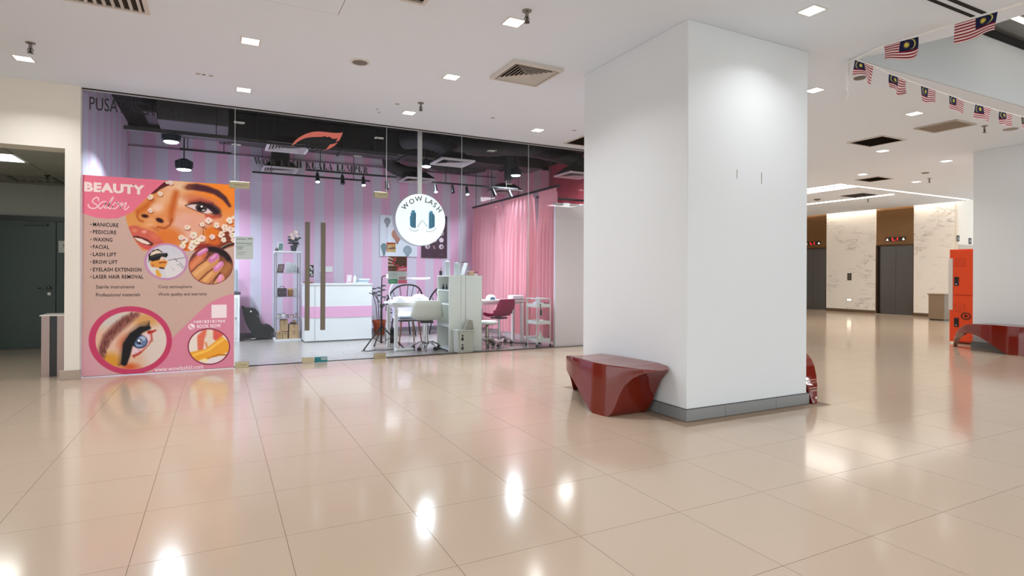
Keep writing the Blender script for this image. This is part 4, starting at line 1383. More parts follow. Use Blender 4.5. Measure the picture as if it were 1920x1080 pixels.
for s_, yb_, x1_ in (('MANICURE', 424.3, 222), ('PEDICURE', 438.3, 218), ('WAXING', 452.4, 210.8), ('FACIAL', 466.3, 204.8), ('LASH LIFT', 480.3, 218.4), ('BROW LIFT', 494.6, 220.5), ('EYELASH EXTENSION', 508.8, 265.3), ('LASER HAIR REMOVAL', 522.5, 269)):
    px_text(s_, 174.3, yb_, x1_, yb_ - 7.3, dark_ink, weight=0.022, name='list_line', spacing=1.1)
    p_ = at_y(170.5, yb_ - 3.6, PY_)
    MB().cyl((p_.x, TY, p_.z), (p_.x, TY - 0.0004, p_.z), 0.006, n=10).build('bullet', dark_ink, poster)
for s_, x0_, yb_, x1_, tp_ in (('Sterile instruments', 179.8, 541, 252.2, 534.6), ('Professional materials', 179.8, 556.2, 262.8, 549.6), ('Cozy atmosphere', 297, 542.2, 359.5, 534.5), ('Work quality and warranty', 296.5, 556.6, 388, 548.8)):
    px_text(s_, x0_, yb_, x1_, tp_, dark_ink, weight=0.004, name='small_line')
px_text('+60183181964', 362.5, 606.5, 421.8, 600.5, white_ink, weight=0.03, name='phone_number', spacing=1.15)
px_text('BOOK NOW', 369.5, 615.5, 414, 608.6, white_ink, weight=0.03, name='call_line', spacing=1.15)
px_text('www.wowlashkl.com', 289.5, 697.5, 381, 688.5, white_ink, weight=0.01, name='web_address')
# plain white squares where the scan codes sit
for x0_, x1_, yt_, yb_ in ((396.5, 425, 571, 596.5),):
    a_, b_ = at_y(x0_, yb_, PY_), at_y(x1_, yt_, PY_)
    MB().box(a_.x, b_.x, TY, TY + 0.0006, a_.z, b_.z).build('white_square', white_ink, poster)

# ================================================================== LIT ROUND SIGN
SYN = 8.16
sc_ = Vector((2.66, SYN, 2.005))
SR = 0.385
t = thing('round_sign', 'lit white round shop sign hanging on a white pole behind the glass', 'sign', tuple(sc_))
rim = mat('sign_rim', 'cfd6d8', 0.35, 0.3)
MB().cyl((sc_.x, SYN + 0.012, sc_.z), (sc_.x, SYN + 0.17, sc_.z), SR, n=64).build('drum', rim, t, smooth='auto', bevel=0.004)
sign_glow = mat('sign_glow', 'f3fbff', emit=0.55)
MB().cyl((sc_.x, SYN, sc_.z), (sc_.x, SYN + 0.012, sc_.z), SR - 0.006, n=64).build('face', sign_glow, t, smooth='auto')
MB().box(sc_.x - 0.03, sc_.x + 0.03, SYN + 0.05, SYN + 0.09, sc_.z + SR - 0.01, H + 0.45).build('pole', mat('pole_white', 'dcdcda', 0.35), t)
sg = lambda x, y: (lambda p: Vector((p.x, SYN - 0.002, p.z)))(at_y(730 + x / 8.308, 340 + y / 8.308, SYN))
grey_ink = mat('sign_grey', '2c343a', 0.5)
# arched letters
lett = [('W', 250, 385, -46), ('O', 348, 312, -27), ('W', 458, 272, -8), ('L', 583, 292, 9), ('A', 648, 322, 24), ('S', 710, 370, 34), ('H', 775, 440, 50)]
for ch, x, y, a in lett:
    v, f = text_verts(ch, 0.012)
    xs = [p[0] for p in v]; ys = [p[1] for p in v]
    cx_, cy_ = (min(xs) + max(xs)) / 2, (min(ys) + max(ys)) / 2
    k_ = 78 / (max(ys) - min(ys))
    ca, sa = math.cos(math.radians(a)), math.sin(math.radians(a))
    MB().add([sg(x + ((p[0] - cx_) * ca + (p[1] - cy_) * sa) * k_, y + ((p[0] - cx_) * sa - (p[1] - cy_) * ca) * k_) for p in v], f).build('letter', grey_ink, t, fix=False)
for nm, mm, polys in (('tower_mark', mat('sign_blue', '4f93b4', 0.5, emit=0.25), [[(345, 450), (395, 450), (400, 480), (415, 490), (412, 730), (360, 722), (320, 690), (318, 545), (330, 540), (332, 490), (345, 485)],
                                                                  [(632, 462), (672, 462), (678, 500), (690, 515), (708, 550), (706, 700), (660, 735), (612, 738), (616, 490), (628, 485)]]),):
    for P_ in polys:
        mk_ = MB().add([sg(x, y) for x, y in P_], [tuple(range(len(P_)))]).build(nm, mm, t, fix=False)
        x0_ = min(p[0] for p in P_); x1_ = max(p[0] for p in P_)
        mb = MB()
        for q_ in (0.32, 0.62, 0.86):
            xx = x0_ + (x1_ - x0_) * q_
            ribbon(mb, [(xx, 505), (xx, 720)], 10, lambda u, v: sg(u, v) + Vector((0, -0.001, 0)))
        mb.build('dark_bands', mat('sign_dark_blue', '2a5870', 0.5), mk_, fix=False)
mb = MB()
ribbon(mb, [(440, 712), (512, 605), (590, 705)], 11, sg)
mb.build('bridge_mark', mat('sign_light_grey', 'a9b4ba', 0.5), t, fix=False)
mb = MB()
for P_ in (catmull([(300, 720), (350, 765), (410, 775), (460, 752)], 4), catmull([(565, 770), (630, 785), (690, 765), (735, 720)], 4)):
    ribbon(mb, P_, 9, sg)
mb.build('lash_mark', mat('sign_pale_grey', 'c3ccd1', 0.5), t, fix=False)

# ================================================================== PAPERS ON THE GLASS
IY = GY + 0.008


def glass_sheet(name, label, x0, y0, x1, y1, cat='poster'):
    a, b = at_y(x0, y1, IY), at_y(x1, y0, IY)
    t = thing(name, label, cat, (a.x, IY, a.z))
    MB().box(a.x, b.x, IY + 0.0006, IY + 0.0016, a.z, b.z).build('sheet', mat('paper', 'cfd0ca', 0.7), t)
    return t, a, b


t, a, b = glass_sheet('paper_notice', 'white printed paper taped inside the glass beside the pink poster', 441.5, 444, 475, 486)
c = Canvas(0, 100, 100, 0, 60, 70, (246, 250, 247))
for y_, x0_, x1_, w_ in ((12, 5, 60, 3), (9, 70, 92, 4), (30, 5, 92, 3), (37, 60, 90, 2), (43, 8, 50, 2), (50, 10, 40, 3), (57, 10, 36, 2), (70, 10, 60, 1.5), (78, 10, 48, 1.5)):
    c.at(0, 0, 1).stroke([(x0_, y_), (x1_, y_)], w_, (132, 146, 142), soft=2)
c.build('print', lambda i, j: (a.x + (b.x - a.x) * i, IY, a.z + (b.z - a.z) * j), t)
t, a, b = glass_sheet('hand_poster', 'photo poster of manicured hands on the glass under the balloon picture', 727.5, 481, 763, 508.5)
c = Canvas(0, 160, 110, 0, 80, 55, (112, 70, 50)).at(0, 0, 1)
c.ell(110, 40, 70, 50, (96, 62, 44), soft=40)
for p_, q_ in (((0, 10), (60, 30)), ((0, 36), (50, 50)), ((0, 64), (46, 66))):
    c.stroke([p_, q_], 14, (226, 190, 170), soft=6); c.stroke([(p_[0], p_[1] + 12), (q_[0], q_[1] + 12)], 8, (30, 22, 24), soft=5)
for x_, y_ in ((52, 30), (60, 16), (44, 50), (74, 66), (90, 78), (112, 88), (124, 74)):
    c.ell(x_, y_, 12, 8, (214, 70, 86), ang=-30, soft=5)
c.poly([(70, 110), (80, 88), (120, 72), (160, 80), (160, 110)], (226, 104, 130), soft=10)
c.stroke([(96, 98), (150, 92)], 7, (250, 220, 226), soft=4)
c.build('print', lambda i, j: (a.x + (b.x - a.x) * i, IY, a.z + (b.z - a.z) * j), t)
t, a, b = glass_sheet('price_card', 'white card with green and pink tabs on the glass below the hands poster', 727.5, 508.8, 763, 532)
c = Canvas(0, 160, 100, 0, 80, 50, (206, 216, 220)).at(0, 0, 1)
c.poly([(2, 66), (78, 62), (78, 98), (2, 98)], (60, 150, 110), soft=3); c.stroke([(16, 80), (60, 80)], 6, (190, 226, 206), soft=3)
c.poly([(82, 70), (160, 70), (160, 98), (82, 98)], (222, 110, 140), soft=3)
c.stroke([(96, 50), (146, 50)], 8, (200, 90, 110), soft=5); c.stroke([(96, 62), (146, 62)], 5, (120, 80, 90), soft=4)
for y_ in (14, 24, 34): c.stroke([(10, y_), (76, y_)], 3, (170, 184, 190), soft=3)
c.build('print', lambda i, j: (a.x + (b.x - a.x) * i, IY, a.z + (b.z - a.z) * j), t)
t, a, b = glass_sheet('small_sticker', 'small red and yellow sticker on the glass beside the balloon picture', 725, 455, 742, 472.5)
c = Canvas(0, 100, 100, 0, 40, 40, (240, 200, 120)).at(0, 0, 1)
c.poly([(0, 0), (100, 0), (100, 14), (0, 22)], (206, 70, 40), soft=4); c.ell(30, 45, 26, 14, (236, 224, 190), soft=6); c.stroke([(30, 62), (90, 56)], 12, (110, 50, 110), soft=5)
c.poly([(0, 78), (100, 74), (100, 100), (0, 100)], (236, 216, 150), soft=4); c.stroke([(0, 10), (0, 100)], 14, (206, 80, 44), soft=5)
c.build('print', lambda i, j: (a.x + (b.x - a.x) * i, IY, a.z + (b.z - a.z) * j), t)

# ================================================================== PICTURES ON THE BACK WALL
WY = BY - 0.03
t = thing('balloon_picture', 'white canvas picture of hot air balloons on the striped wall', 'picture', (3.34, WY, 1.56))
px0, px1, pz0, pz1 = 2.955, 3.75, 1.568, 2.42
MB().box(px0, px1, WY + 0.001, BY, pz0, pz1).build('canvas', mat('canvas_edge', 'd9dde0', 0.6), t, bevel=0.003)
c = Canvas(0, 470, 560, 0, 96, 112, (214, 222, 230)).at(0, 0, 1)


def balloon(x, y, r, col, dark, h):
    c.ell(x, y, r, r * 1.05, col, soft=6)
    c.poly([(x - r * 0.85, y + r * 0.5), (x + r * 0.85, y + r * 0.5), (x + 8, y + h), (x - 8, y + h)], col, soft=6)
    for q_ in (-0.55, -0.2, 0.2, 0.55):
        c.stroke([(x + q_ * r * 0.4, y - r), (x + q_ * r * 1.3, y), (x + q_ * 16, y + h)], 7, dark, soft=5, op=0.7)
    c.poly([(x - 8, y + h), (x + 8, y + h), (x + 6, y + h + 18), (x - 6, y + h + 18)], (80, 70, 66), soft=3)


balloon(90, 80, 42, (150, 160, 166), (110, 122, 130), 70)
c.stroke([(90, 160), (90, 420)], 3, (150, 160, 166), soft=3)
balloon(215, 255, 72, (190, 140, 120), (140, 90, 76), 120)
balloon(50, 430, 42, (120, 146, 150), (80, 104, 108), 110)
balloon(345, 470, 58, (150, 166, 176), (112, 128, 140), 90)
c.build('print', lambda i, j: (px0 + (px1 - px0) * i, WY, pz0 + (pz1 - pz0) * j), t, rough=0.6)
t = thing('dark_picture', 'dark plum framed picture of round nail designs on the striped wall', 'picture', (4.13, WY, 1.55))
qx0, qx1, qz0, qz1 = 3.845, 4.425, 1.552, 2.46
MB().box(qx0, qx1, WY + 0.001, BY, qz0, qz1).build('frame', mat('plum_frame', '3c2a36', 0.4), t, bevel=0.004)
c = Canvas(0, 100, 160, 0, 72, 116, (74, 54, 68)).at(0, 0, 1)
for k in range(15):
    x_, y_ = 22 + 28 * (k % 3), 40 + 26 * (k // 3)
    if k // 3 < 4 and not (k == 10): c.ell(x_, y_, 9.5, 9.5, (222, 212, 218), soft=2); c.ell(x_ + 1.5, y_ + 1, 4.5, 5.5, (120, 100, 112) if k % 2 else (232, 226, 230), soft=2)
c.stroke([(46, 116), (50, 126)], 4, (200, 160, 160), soft=2)
c.stroke([(20, 18), (80, 18)], 8, (214, 204, 210), soft=3)
c.stroke([(70, 150), (88, 149)], 1.5, (130, 110, 124), soft=1)
c.build('print', lambda i, j: (qx0 + 0.012 + (qx1 - qx0 - 0.024) * i, WY, qz0 + 0.012 + (qz1 - qz0 - 0.024) * j), t, rough=0.3)
t = thing('wall_switch', 'pale switch plate on the striped wall above the counter', 'switch', (1.87, BY, 1.28))
MB().box(1.77, 2.02, BY - 0.012, BY, 1.23, 1.345).build('plate', white_plastic, t, bevel=0.003)
MB().box(1.80, 1.86, BY - 0.016, BY - 0.012, 1.26, 1.31).build('rocker', white_plastic, t)
t = thing('small_dark_poster', 'small black poster with white spots right of the first door handle', 'poster', (1.65, BY, 1.25))
a, b = at_y(580, 519, BY - 0.004), at_y(588, 497, BY - 0.004)
MB().box(a.x, b.x, BY - 0.004, BY, a.z, b.z).build('sheet', mat('poster_black', '19171a', 0.5), t)
mb = MB()
for k in range(4): mb.lathe([(0.0, 0), (0.028, 0)], (0, 0, 0), 10)
mb = MB()
for k, (dx, dz) in enumerate(((0.3, 0.82), (0.6, 0.66), (0.35, 0.36), (0.6, 0.16))):
    mb.cyl((a.x + (b.x - a.x) * dx, BY - 0.0045, a.z + (b.z - a.z) * dz), (a.x + (b.x - a.x) * dx, BY - 0.006, a.z + (b.z - a.z) * dz), 0.022, n=10)
mb.build('spots', mat('paper'), t)

# ================================================================== SHOP CEILING: ducts, diffusers, rails, lamps
duct_m = mat('black_duct', '191a1a', 0.45, 0.2)
flex_m = mat('black_flexible_duct', '1c2021', 0.55)
t = thing('air_duct', 'big black rectangular air duct under the dark shop ceiling', 'duct', (2.5, 10.4, 3.4))
MB().box(0.0, 5.9, 10.15, 10.75, 3.36, 3.76).build('trunk', duct_m, t, bevel=0.01)
for x in (0.8, 1.9, 3.0, 4.1, 5.2):
    MB().box(x, x + 0.04, 10.13, 10.77, 3.34, 3.77).build('flange', duct_m, t)
t = thing('air_duct', 'black boxed duct hanging behind the overhead black lettering', 'duct', (-0.4, 9.4, 3.3))
MB().box(-0.75, 0.12, 9.05, 10.12, 3.27, 3.77).build('trunk', mat('charcoal_duct', '423f41', 0.5), t, bevel=0.01)
MB().box(-0.95, -0.70, 9.45, 10.2, 3.45, 3.77).build('branch', duct_m, t, bevel=0.01)


def flex(label, pts, r):
    pts = catmull(pts, 8)
    rs = [r * (1 + (0.05 if i % 2 else -0.03)) for i in range(len(pts))]
    o = MB().tube(pts, rs, 14).build('flexible_duct', flex_m, smooth=True)
    return tag(o, label, 'duct')


def hung_diffuser(label, cx, cy, z, a=0.30):
    t = thing('hung_diffuser', label, 'vent', (cx, cy, z))
    MB().ring(cx, cy, a, z, a - 0.04, z).ring(cx, cy, a, z, a, z + 0.03).ring(cx, cy, a - 0.04, z, a - 0.05, z + 0.03).build('frame', mat('diffuser_white', 'd6d3d6', 0.4), t)
    MB().ring(cx, cy, a, z + 0.03, 0.16, z + 0.16).box(cx - 0.16, cx + 0.16, cy - 0.16, cy + 0.16, z + 0.14, z + 0.17).build('plenum', duct_m, t)
    n = 5
    w = (a - 0.06) / (n + 0.5)
    for k in range(n):
        o_ = a - 0.055 - k * w
        MB().ring(cx, cy, o_, z, o_ - w * 0.8, z + 0.024).ring(cx, cy, o_ - w * 0.8, z + 0.024, o_ - w * 0.8 - 0.003, z + 0.026).ring(cx, cy, o_ - w * 0.8 - 0.003, z + 0.026, o_ - 0.003, z + 0.002).build('louvre', mat('diffuser_louvre', 'b9b4b4', 0.45), t)
    for sx in (-1, 1):
        MB().cyl((cx + sx * (a - 0.02), cy + a - 0.02, z + 0.03), (cx + sx * (a - 0.02), cy + a - 0.02, 3.78), 0.004, n=6).build('hanger', black_plastic, t)
    return t


hung_diffuser('upper left hung air diffuser, just left of the eye logo', 0.93, 9.36, 3.10)
hung_diffuser('lower left hung air diffuser above the track of spots, under a black duct', 1.00, 11.42, 3.10)
hung_diffuser('hung air diffuser right of the sign pole, beside a floodlight', 3.56, 9.22, 3.10)
hung_diffuser('hung air diffuser low behind the sign pole, fed by a curved black duct', 3.60, 11.33, 3.10)
hung_diffuser('hung air diffuser over the partition, at the edge of the column', 6.10, 9.28, 3.10)
hung_diffuser('hung air diffuser over the curtain rail', 5.62, 11.35, 3.02)
MB_ = MB().box(0.86, 1.16, 11.28, 11.58, 3.26, 3.76)
tag(MB_.build('duct_drop', duct_m, bevel=0.01), 'short square black duct dropping to the lower left diffuser', 'duct')
flex('curved black flexible duct sweeping down to the diffuser behind the pole', [(2.85, 10.9, 3.60), (2.95, 11.1, 3.50), (3.05, 11.25, 3.36), (3.35, 11.35, 3.27), (3.6, 11.33, 3.26)], 0.13)
flex('black flexible duct humped over the diffuser right of the pole', [(2.95, 10.0, 3.58), (3.2, 9.6, 3.54), (3.45, 9.3, 3.40), (3.56, 9.22, 3.28)], 0.15)
flex('short black flexible duct hanging above the curtain rail', [(5.15, 10.2, 3.70), (5.2, 10.22, 3.45), (5.22, 10.24, 3.2), (5.24, 10.25, 3.12)], 0.15)
flex('black flexible duct running along the ceiling toward the column', [(3.7, 10.0, 3.62), (4.4, 9.8, 3.56), (5.2, 9.6, 3.60), (6.1, 9.3, 3.42), (6.1, 9.28, 3.24)], 0.15)
flex('sagging black flexible duct above the second track of spots', [(3.6, 10.9, 3.46), (4.0, 10.9, 3.38), (4.5, 10.9, 3.37), (4.9, 10.85, 3.45)], 0.12)

rail_m = mat('black_rail', '151416', 0.4)


def rail(label, p, q, w=0.03):
    t = thing('track_rail', label, 'rail', tuple((Vector(p) + Vector(q)) / 2))
    d = Vector(q) - Vector(p)
    MB().obox((Vector(p) + Vector(q)) / 2, d, d.cross(Vector((0, 0, 1))), (0, 0, 1), d.length, w, w).build('bar', rail_m, t)
    for k in (0.15, 0.85):
        r_ = Vector(p) + d * k
        MB().cyl(r_, (r_.x, r_.y, 3.79), 0.006, n=6).build('hanger', rail_m, t)
    return t


rail('long black track rail under the overhead serif lettering', (0.51, 10.78, 2.94), (2.52, 10.78, 2.94))
rail('black track rail crossing behind the serif lettering, ending by the glass joint', (1.27, 9.95, 2.91), (2.80, 9.95, 2.91))
rail('black track rail between the round sign and the curtain rail', (3.50, 10.1, 2.90), (5.3, 10.1, 2.90))
rail('short black rail at the upper left holding the big floodlight', (-1.08, 8.75, 3.05), (0.15, 8.75, 3.05), 0.05)
rail('thin black rail at the upper left behind the floodlights', (-0.55, 10.4, 3.15), (0.18, 10.4, 3.15))
rail('black rail under the main duct, behind the eye logo', (0.12, 8.85, 3.06), (2.5, 8.85, 3.06), 0.035)

spot_on = mat('spot_glow', 'f4f8ff', emit=14)


def spot(label, px, py, y, lit, lean=(0.0, -0.35)):
    p = at_y(px, py, y)
    t = thing('track_spot', label, 'spotlight', tuple(p), 'black track spotlights')
    MB().cyl(p, p - Vector((0, 0, 0.05)), 0.012, n=8).build('stem', rail_m, t)
    d = Vector((lean[0], lean[1], -1)).normalized()
    a = p - Vector((0, 0, 0.05))
    MB().cyl(a - d * 0.02, a + d * 0.13, 0.026, 0.036, n=16).build('can', rail_m, t, smooth='auto')
    if lit: lamp('AREA', a + d * 0.14, 12.0, COOL, 0.05, 1.7, d.to_track_quat('-Z', 'Y').to_euler())
    MB().cyl(a + d * 0.131, a + d * 0.135, 0.031, n=16).build('lens', spot_on if lit else mat('lens_off', '302f33', 0.2), t)
    return t


spot('lit track spot left of the other two, under the serif lettering', 595, 322, 9.95, True)
spot('unlit middle track spot under the serif lettering', 642, 326, 9.95, False)
spot('lit track spot farthest right under the serif lettering', 681, 329, 9.95, True)
spot('unlit track spot right against the glass joint above the door fitting', 725, 336, 9.95, False)
spot('lit track spot just right of the sign pole', 816, 343, 10.1, True)
spot('unlit track spot second to the right of the sign pole', 848, 345, 10.1, False)
spot('brightly lit track spot between two unlit ones above the curtains', 875, 348, 10.1, True)
spot('unlit track spot hanging just above the left end of the curtain rail', 924, 351, 10.1, False, (0.3, -0.3))
spot('unlit track spot at the right end of the rail above the curtains', 955, 354, 10.1, False, (0.3, -0.3))

flood_m = mat('floodlight_body', '26313a', 0.4, 0.3)
flood_on = mat('flood_glow', 'dcecff', emit=22)


def flood(label, p, top, r=0.12, h=0.17):
    p = Vector(p)
    t = thing('floodlight', label, 'light', tuple(p), 'round black floodlights of the shop')
    MB().lathe([(r * 0.5, h), (r * 0.95, h * 0.8), (r, 0.02), (r * 1.05, 0.0), (r * 0.9, 0.0)], p, 24).build('housing', flood_m, t, smooth='auto')
    for k in range(10):
        a = 2 * PI * k / 10
        MB().obox(p + Vector((math.cos(a) * r * 0.98, math.sin(a) * r * 0.98, h * 0.5)), (math.cos(a), math.sin(a), 0), (-math.sin(a), math.cos(a), 0), (0, 0, 1), 0.03, 0.006, h * 0.6).build('fin', flood_m, t)
    MB().lathe([(r * 0.9, 0.0), (r * 0.7, -0.015), (0, -0.022)], p, 24).build('lens', flood_on, t, smooth=True)
    MB().cyl(p + Vector((0, 0, h)), (p.x, p.y, top), 0.01, n=8).build('stem', rail_m, t)
    lamp('AREA', p + Vector((0, 0, -0.028)), E_FLOOD, COOL, 0.15, 2.6)
    return t


fl1 = at_y(321, 266, 8.9); fl2 = at_y(345, 318, 10.6); fl3 = at_y(799, 312, 9.75); fl4 = at_y(967, 329, 9.9)
flood('big bright floodlight at the upper left, under the short rail', fl1, 3.03, 0.10, 0.15)
flood('bright floodlight on a long cord, lower of the two at the left', fl2, 3.775, 0.115, 0.17)
flood('bright floodlight right beside the sign pole', fl3, 3.775, 0.09, 0.13)
flood('bright floodlight above the curtain rail near the last glass joint', fl4, 3.775, 0.10, 0.14)
# unseen fill lamp added in the cubicle behind the curtains
lamp('AREA', (6.3, 9.8, 3.2), E_FLOOD * 0.3, NEUT, 0.3)

# ================================================================== CURTAINS, PARTITION
CX = 5.04
cur_m = cloth_mat('pink_curtain', 'f7b4bf', 0.22)


def curtain(label, y0, y1, seed, folds, dark=False):
    rnd = random.Random(seed)
    t = thing('curtain', label, 'curtain', (CX, (y0 + y1) / 2, 2.6), 'pink curtains on the rail')
    n, P = folds * 10, []
    amps = [rnd.uniform(0.6, 1.25) for _ in range(folds + 2)]
    for k in range(25):
        z = 2.60 - (2.60 - 0.09) * k / 24
        f = k / 24
        row = []
        for i in range(n + 1):
            u = i / n
            a = amps[int(u * folds)] * (1 - (u * folds % 1)) + amps[int(u * folds) + 1] * (u * folds % 1)
            w = (0.016 + 0.062 * min(1, f * 3.5)) * a * (lambda q: math.copysign(abs(q) ** 0.7, q))(math.sin(2 * PI * u * folds + 0.6 * math.sin(f * 2 + seed)))
            sp = 0.02 * math.sin(f * 2.4 + seed) * (u - 0.5)
            row.append((CX + w + 0.01 * math.sin(4 * PI * u * folds), y0 + (y1 - y0) * u + sp, z + 0.015 * math.sin(u * 9 + seed) * f))
        P.append(row)
    MB().grid(P).build('cloth', cur_m, t, smooth=True, fix=False)
    P2 = [[(CX - 0.008 + 0.014 * math.sin(2 * PI * folds * 2 * i / n), y0 + (y1 - y0) * i / n, z) for i in range(n + 1)] for z in (2.66, 2.60)]
    MB().grid(P2).build('heading_tape', cur_m, t, smooth=True, fix=False)
    return t


curtain('pink curtain farthest from the glass, beside the striped back wall', 10.35, 11.70, 1, 7)
curtain('wide middle pink curtain behind the magenta chair', 9.02, 10.22, 2, 8)
curtain('pink curtain nearest the glass, behind the white trolley', 8.22, 8.80, 3, 5)
t = thing('curtain_rail', 'black curtain rail running back from the white partition', 'rail', (CX, 9.95, 2.68))
MB().box(CX - 0.025, CX + 0.025, 8.15, 11.76, 2.665, 2.70).build('rail', rail_m, t)
for y in (8.4, 9.6, 10.8, 11.6):
    MB().cyl((CX, y, 2.70), (CX, y, 3.79), 0.006, n=6).build('hanger', rail_m, t)
t = thing('inner_rail', 'short dark rail seen through the gap between the curtains', 'rail', (6.2, 9.9, 2.6))
MB().box(5.6, 6.99, 9.9, 9.95, 2.72, 2.76).build('bar', rail_m, t)
t = thing('partition', 'white partition board beside the curtains, right behind the glass', 'partition', (5.6, 8.16, 0))
MB().box(4.965, 6.2, 8.13, 8.19, 0.0, 2.37).build('board', mat('partition_white', 'f0e0e1', 0.4), t, bevel=0.004)
MB().box(4.965, 6.2, 8.125, 8.195, 2.37, 2.395).build('cap', mat('partition_cap', 'dcdadb', 0.4), t)

# ================================================================== COUNTER AND WHAT STANDS ON IT
wood_r = mat('copper_tray', 'b07052', 0.3, 0.6)
t = thing('reception_counter', 'white reception counter with a pink band', 'counter', (1.9, 10.75, 0))
MB().box(1.34, 2.50, 10.51, 10.56, 0.02, 1.0).build('front_panel', white_lam, t, bevel=0.003)
MB().box(1.34, 1.39, 10.56, 11.1, 0.02, 1.0).build('side_panel', white_lam, t, bevel=0.003)
MB().box(2.45, 2.50, 10.56, 11.1, 0.02, 1.0).build('side_panel', white_lam, t, bevel=0.003)
MB().box(1.33, 2.51, 10.50, 11.12, 1.0, 1.025).build('worktop', white_lam, t, bevel=0.003)
pk_m = mat('pink_band', 'dfa9cb', 0.3)
MB().box(1.338, 2.502, 10.505, 10.512, 0.425, 0.622).box(1.334, 1.341, 10.512, 11.1, 0.425, 0.622).build('pink_band', pk_m, t)
MB().box(1.36, 2.48, 10.53, 11.05, 0.0, 0.02).build('plinth', mat('plinth_grey', '8c8f92', 0.5), t)
MB().box(1.508, 1.512, 10.5065, 10.5105, 0.02, 1.0).build('panel_joint', mat('joint_grey', '9aa3a8', 0.5), t)
ZT = 1.025
p = at_y(655, 530, 10.8)
t = thing('photo_stand', 'pink card stand on the white counter', 'stand', (2.15, 10.8, ZT))
MB().obox((2.155, 10.82, ZT + 0.085), (1, 0, 0), (0, 1, 0.25), (0, -0.25, 1), 0.105, 0.006, 0.16).build('frame', mat('stand_pink', 'e7b5c6', 0.3), t)
MB().obox((2.155, 10.815, ZT + 0.088), (1, 0, 0), (0, 1, 0.25), (0, -0.25, 1), 0.075, 0.004, 0.12).build('card', mat('card_pale', 'e9dfe6', 0.5), t)
MB().box(2.10, 2.21, 10.78, 10.88, ZT, ZT + 0.012).build('base', white_plastic, t)
t = thing('spray_bottle', 'white bottle on the counter between the card stand and papers', 'bottle', (2.25, 10.8, ZT))
MB().lathe([(0.028, 0), (0.030, 0.01), (0.030, 0.10), (0.022, 0.125), (0.010, 0.14)], (2.25, 10.8, ZT), 18).build('body', white_plastic, t, smooth='auto')
MB().lathe([(0.012, 0.14), (0.012, 0.165), (0.005, 0.18)], (2.25, 10.8, ZT), 12).build('nozzle', mat('nozzle_grey', 'bfc5c9', 0.4), t, smooth='auto')
for k, (dz, lab) in enumerate(((0, 'bottom folder of the pile on the counter corner'), (0.03, 'middle folder of the pile on the counter corner'), (0.06, 'top folder of the pile on the counter corner'))):
    o = MB().obox((2.37 + 0.01 * k, 10.85, ZT + dz + 0.0135), (1, 0.08 * k, 0), (-0.08 * k, 1, 0), (0, 0, 1), 0.21, 0.28, 0.026).build('folder', mat('folder_%d' % k, ('c7d2da', '9fb0bf', 'd3dde4')[k], 0.4))
    tag(o, lab, 'folder', 'folders on the counter')
t = thing('copper_tray', 'small copper tray at the left end of the counter', 'tray', (1.42, 10.8, ZT))
MB().lathe([(0.0, 0.004), (0.06, 0.004), (0.10, 0.03), (0.105, 0.03), (0.065, 0.0), (0, 0.0)], (1.43, 10.78, ZT), 24, 1.0, 0.9).build('dish', wood_r, t, smooth='auto')

# ================================================================== GLASS SHELF UNIT
sx0, sx1, sy0, sy1 = 0.905, 1.31, 10.90, 11.28
t = thing('display_shelf', 'tall white and glass display shelf left of the counter', 'shelf', (1.1, 11.1, 0))
MB().box(sx0 - 0.02, sx1 + 0.02, sy0 - 0.02, sy1, 0.0, 0.035).build('base', white_lam, t, bevel=0.002)
MB().box(sx0 - 0.02, sx1 + 0.02, sy0 - 0.02, sy1, 1.575, 1.60).build('top', white_lam, t, bevel=0.002)
shg = mat('shelf_metal', '8d8b8f', 0.3, 0.7)
for x in (sx0, sx1 - 0.014):
    for y in (sy0, sy1 - 0.02):
        MB().box(x, x + 0.014, y, y + 0.014, 0.035, 1.575).build('post', shg, t)
for z in (0.41, 0.79, 1.215):
    MB().box(sx0, sx1, sy0, sy1 - 0.01, z - 0.012, z).build('shelf_board', mat('shelf_glass', '948f96', 0.15), t)
kraft = mat('kraft_card', 'b0936c', 0.75, rand=0.06)


def carton(name, lab, x0, x1, y0, y1, z0, z1):
    t = thing(name, lab, 'box', ((x0 + x1) / 2, (y0 + y1) / 2, z0), 'cardboard boxes in the shelf')
    MB().box(x0, x1, y0, y1, z0, z1).build('carton', kraft, t, bevel=0.003)
    xm = (x0 + x1) / 2
    MB().box(xm - 0.012, xm + 0.012, y0 - 0.0015, y1, z0 + (z1 - z0) * 0.55, z1 + 0.0012).build('tape', mat('parcel_tape', '8d7350', 0.4), t)


carton('cardboard_box', 'small cardboard box at the lower left of the shelf unit', 0.925, 1.015, 10.92, 11.15, 0.036, 0.17)
carton('cardboard_box', 'small cardboard box second from the left on the shelf base', 1.022, 1.10, 10.92, 11.15, 0.036, 0.165)
carton('cardboard_box', 'tall cardboard box standing on the two small ones', 0.985, 1.105, 10.93, 11.15, 0.172, 0.375)
carton('cardboard_box', 'larger cardboard box at the lower right of the shelf unit', 1.125, 1.295, 10.92, 11.15, 0.036, 0.17)
carton('cardboard_box', 'cardboard box on top of the larger one, right side of the shelf', 1.13, 1.29, 10.92, 11.15, 0.171, 0.29)
t = thing('tape_dispenser', 'dark tape roll holder on the upper cardboard box', 'dispenser', (1.2, 11.0, 0.291))
MB().box(1.15, 1.25, 10.98, 11.03, 0.292, 0.325).build('holder', mat('holder_brown', '4d3c2c', 0.5), t, bevel=0.006)
MB().cyl((1.22, 10.98, 0.335), (1.22, 11.03, 0.335), 0.03, n=18).build('roll', mat('roll_tan', 'c1a57c', 0.4), t, smooth='auto')


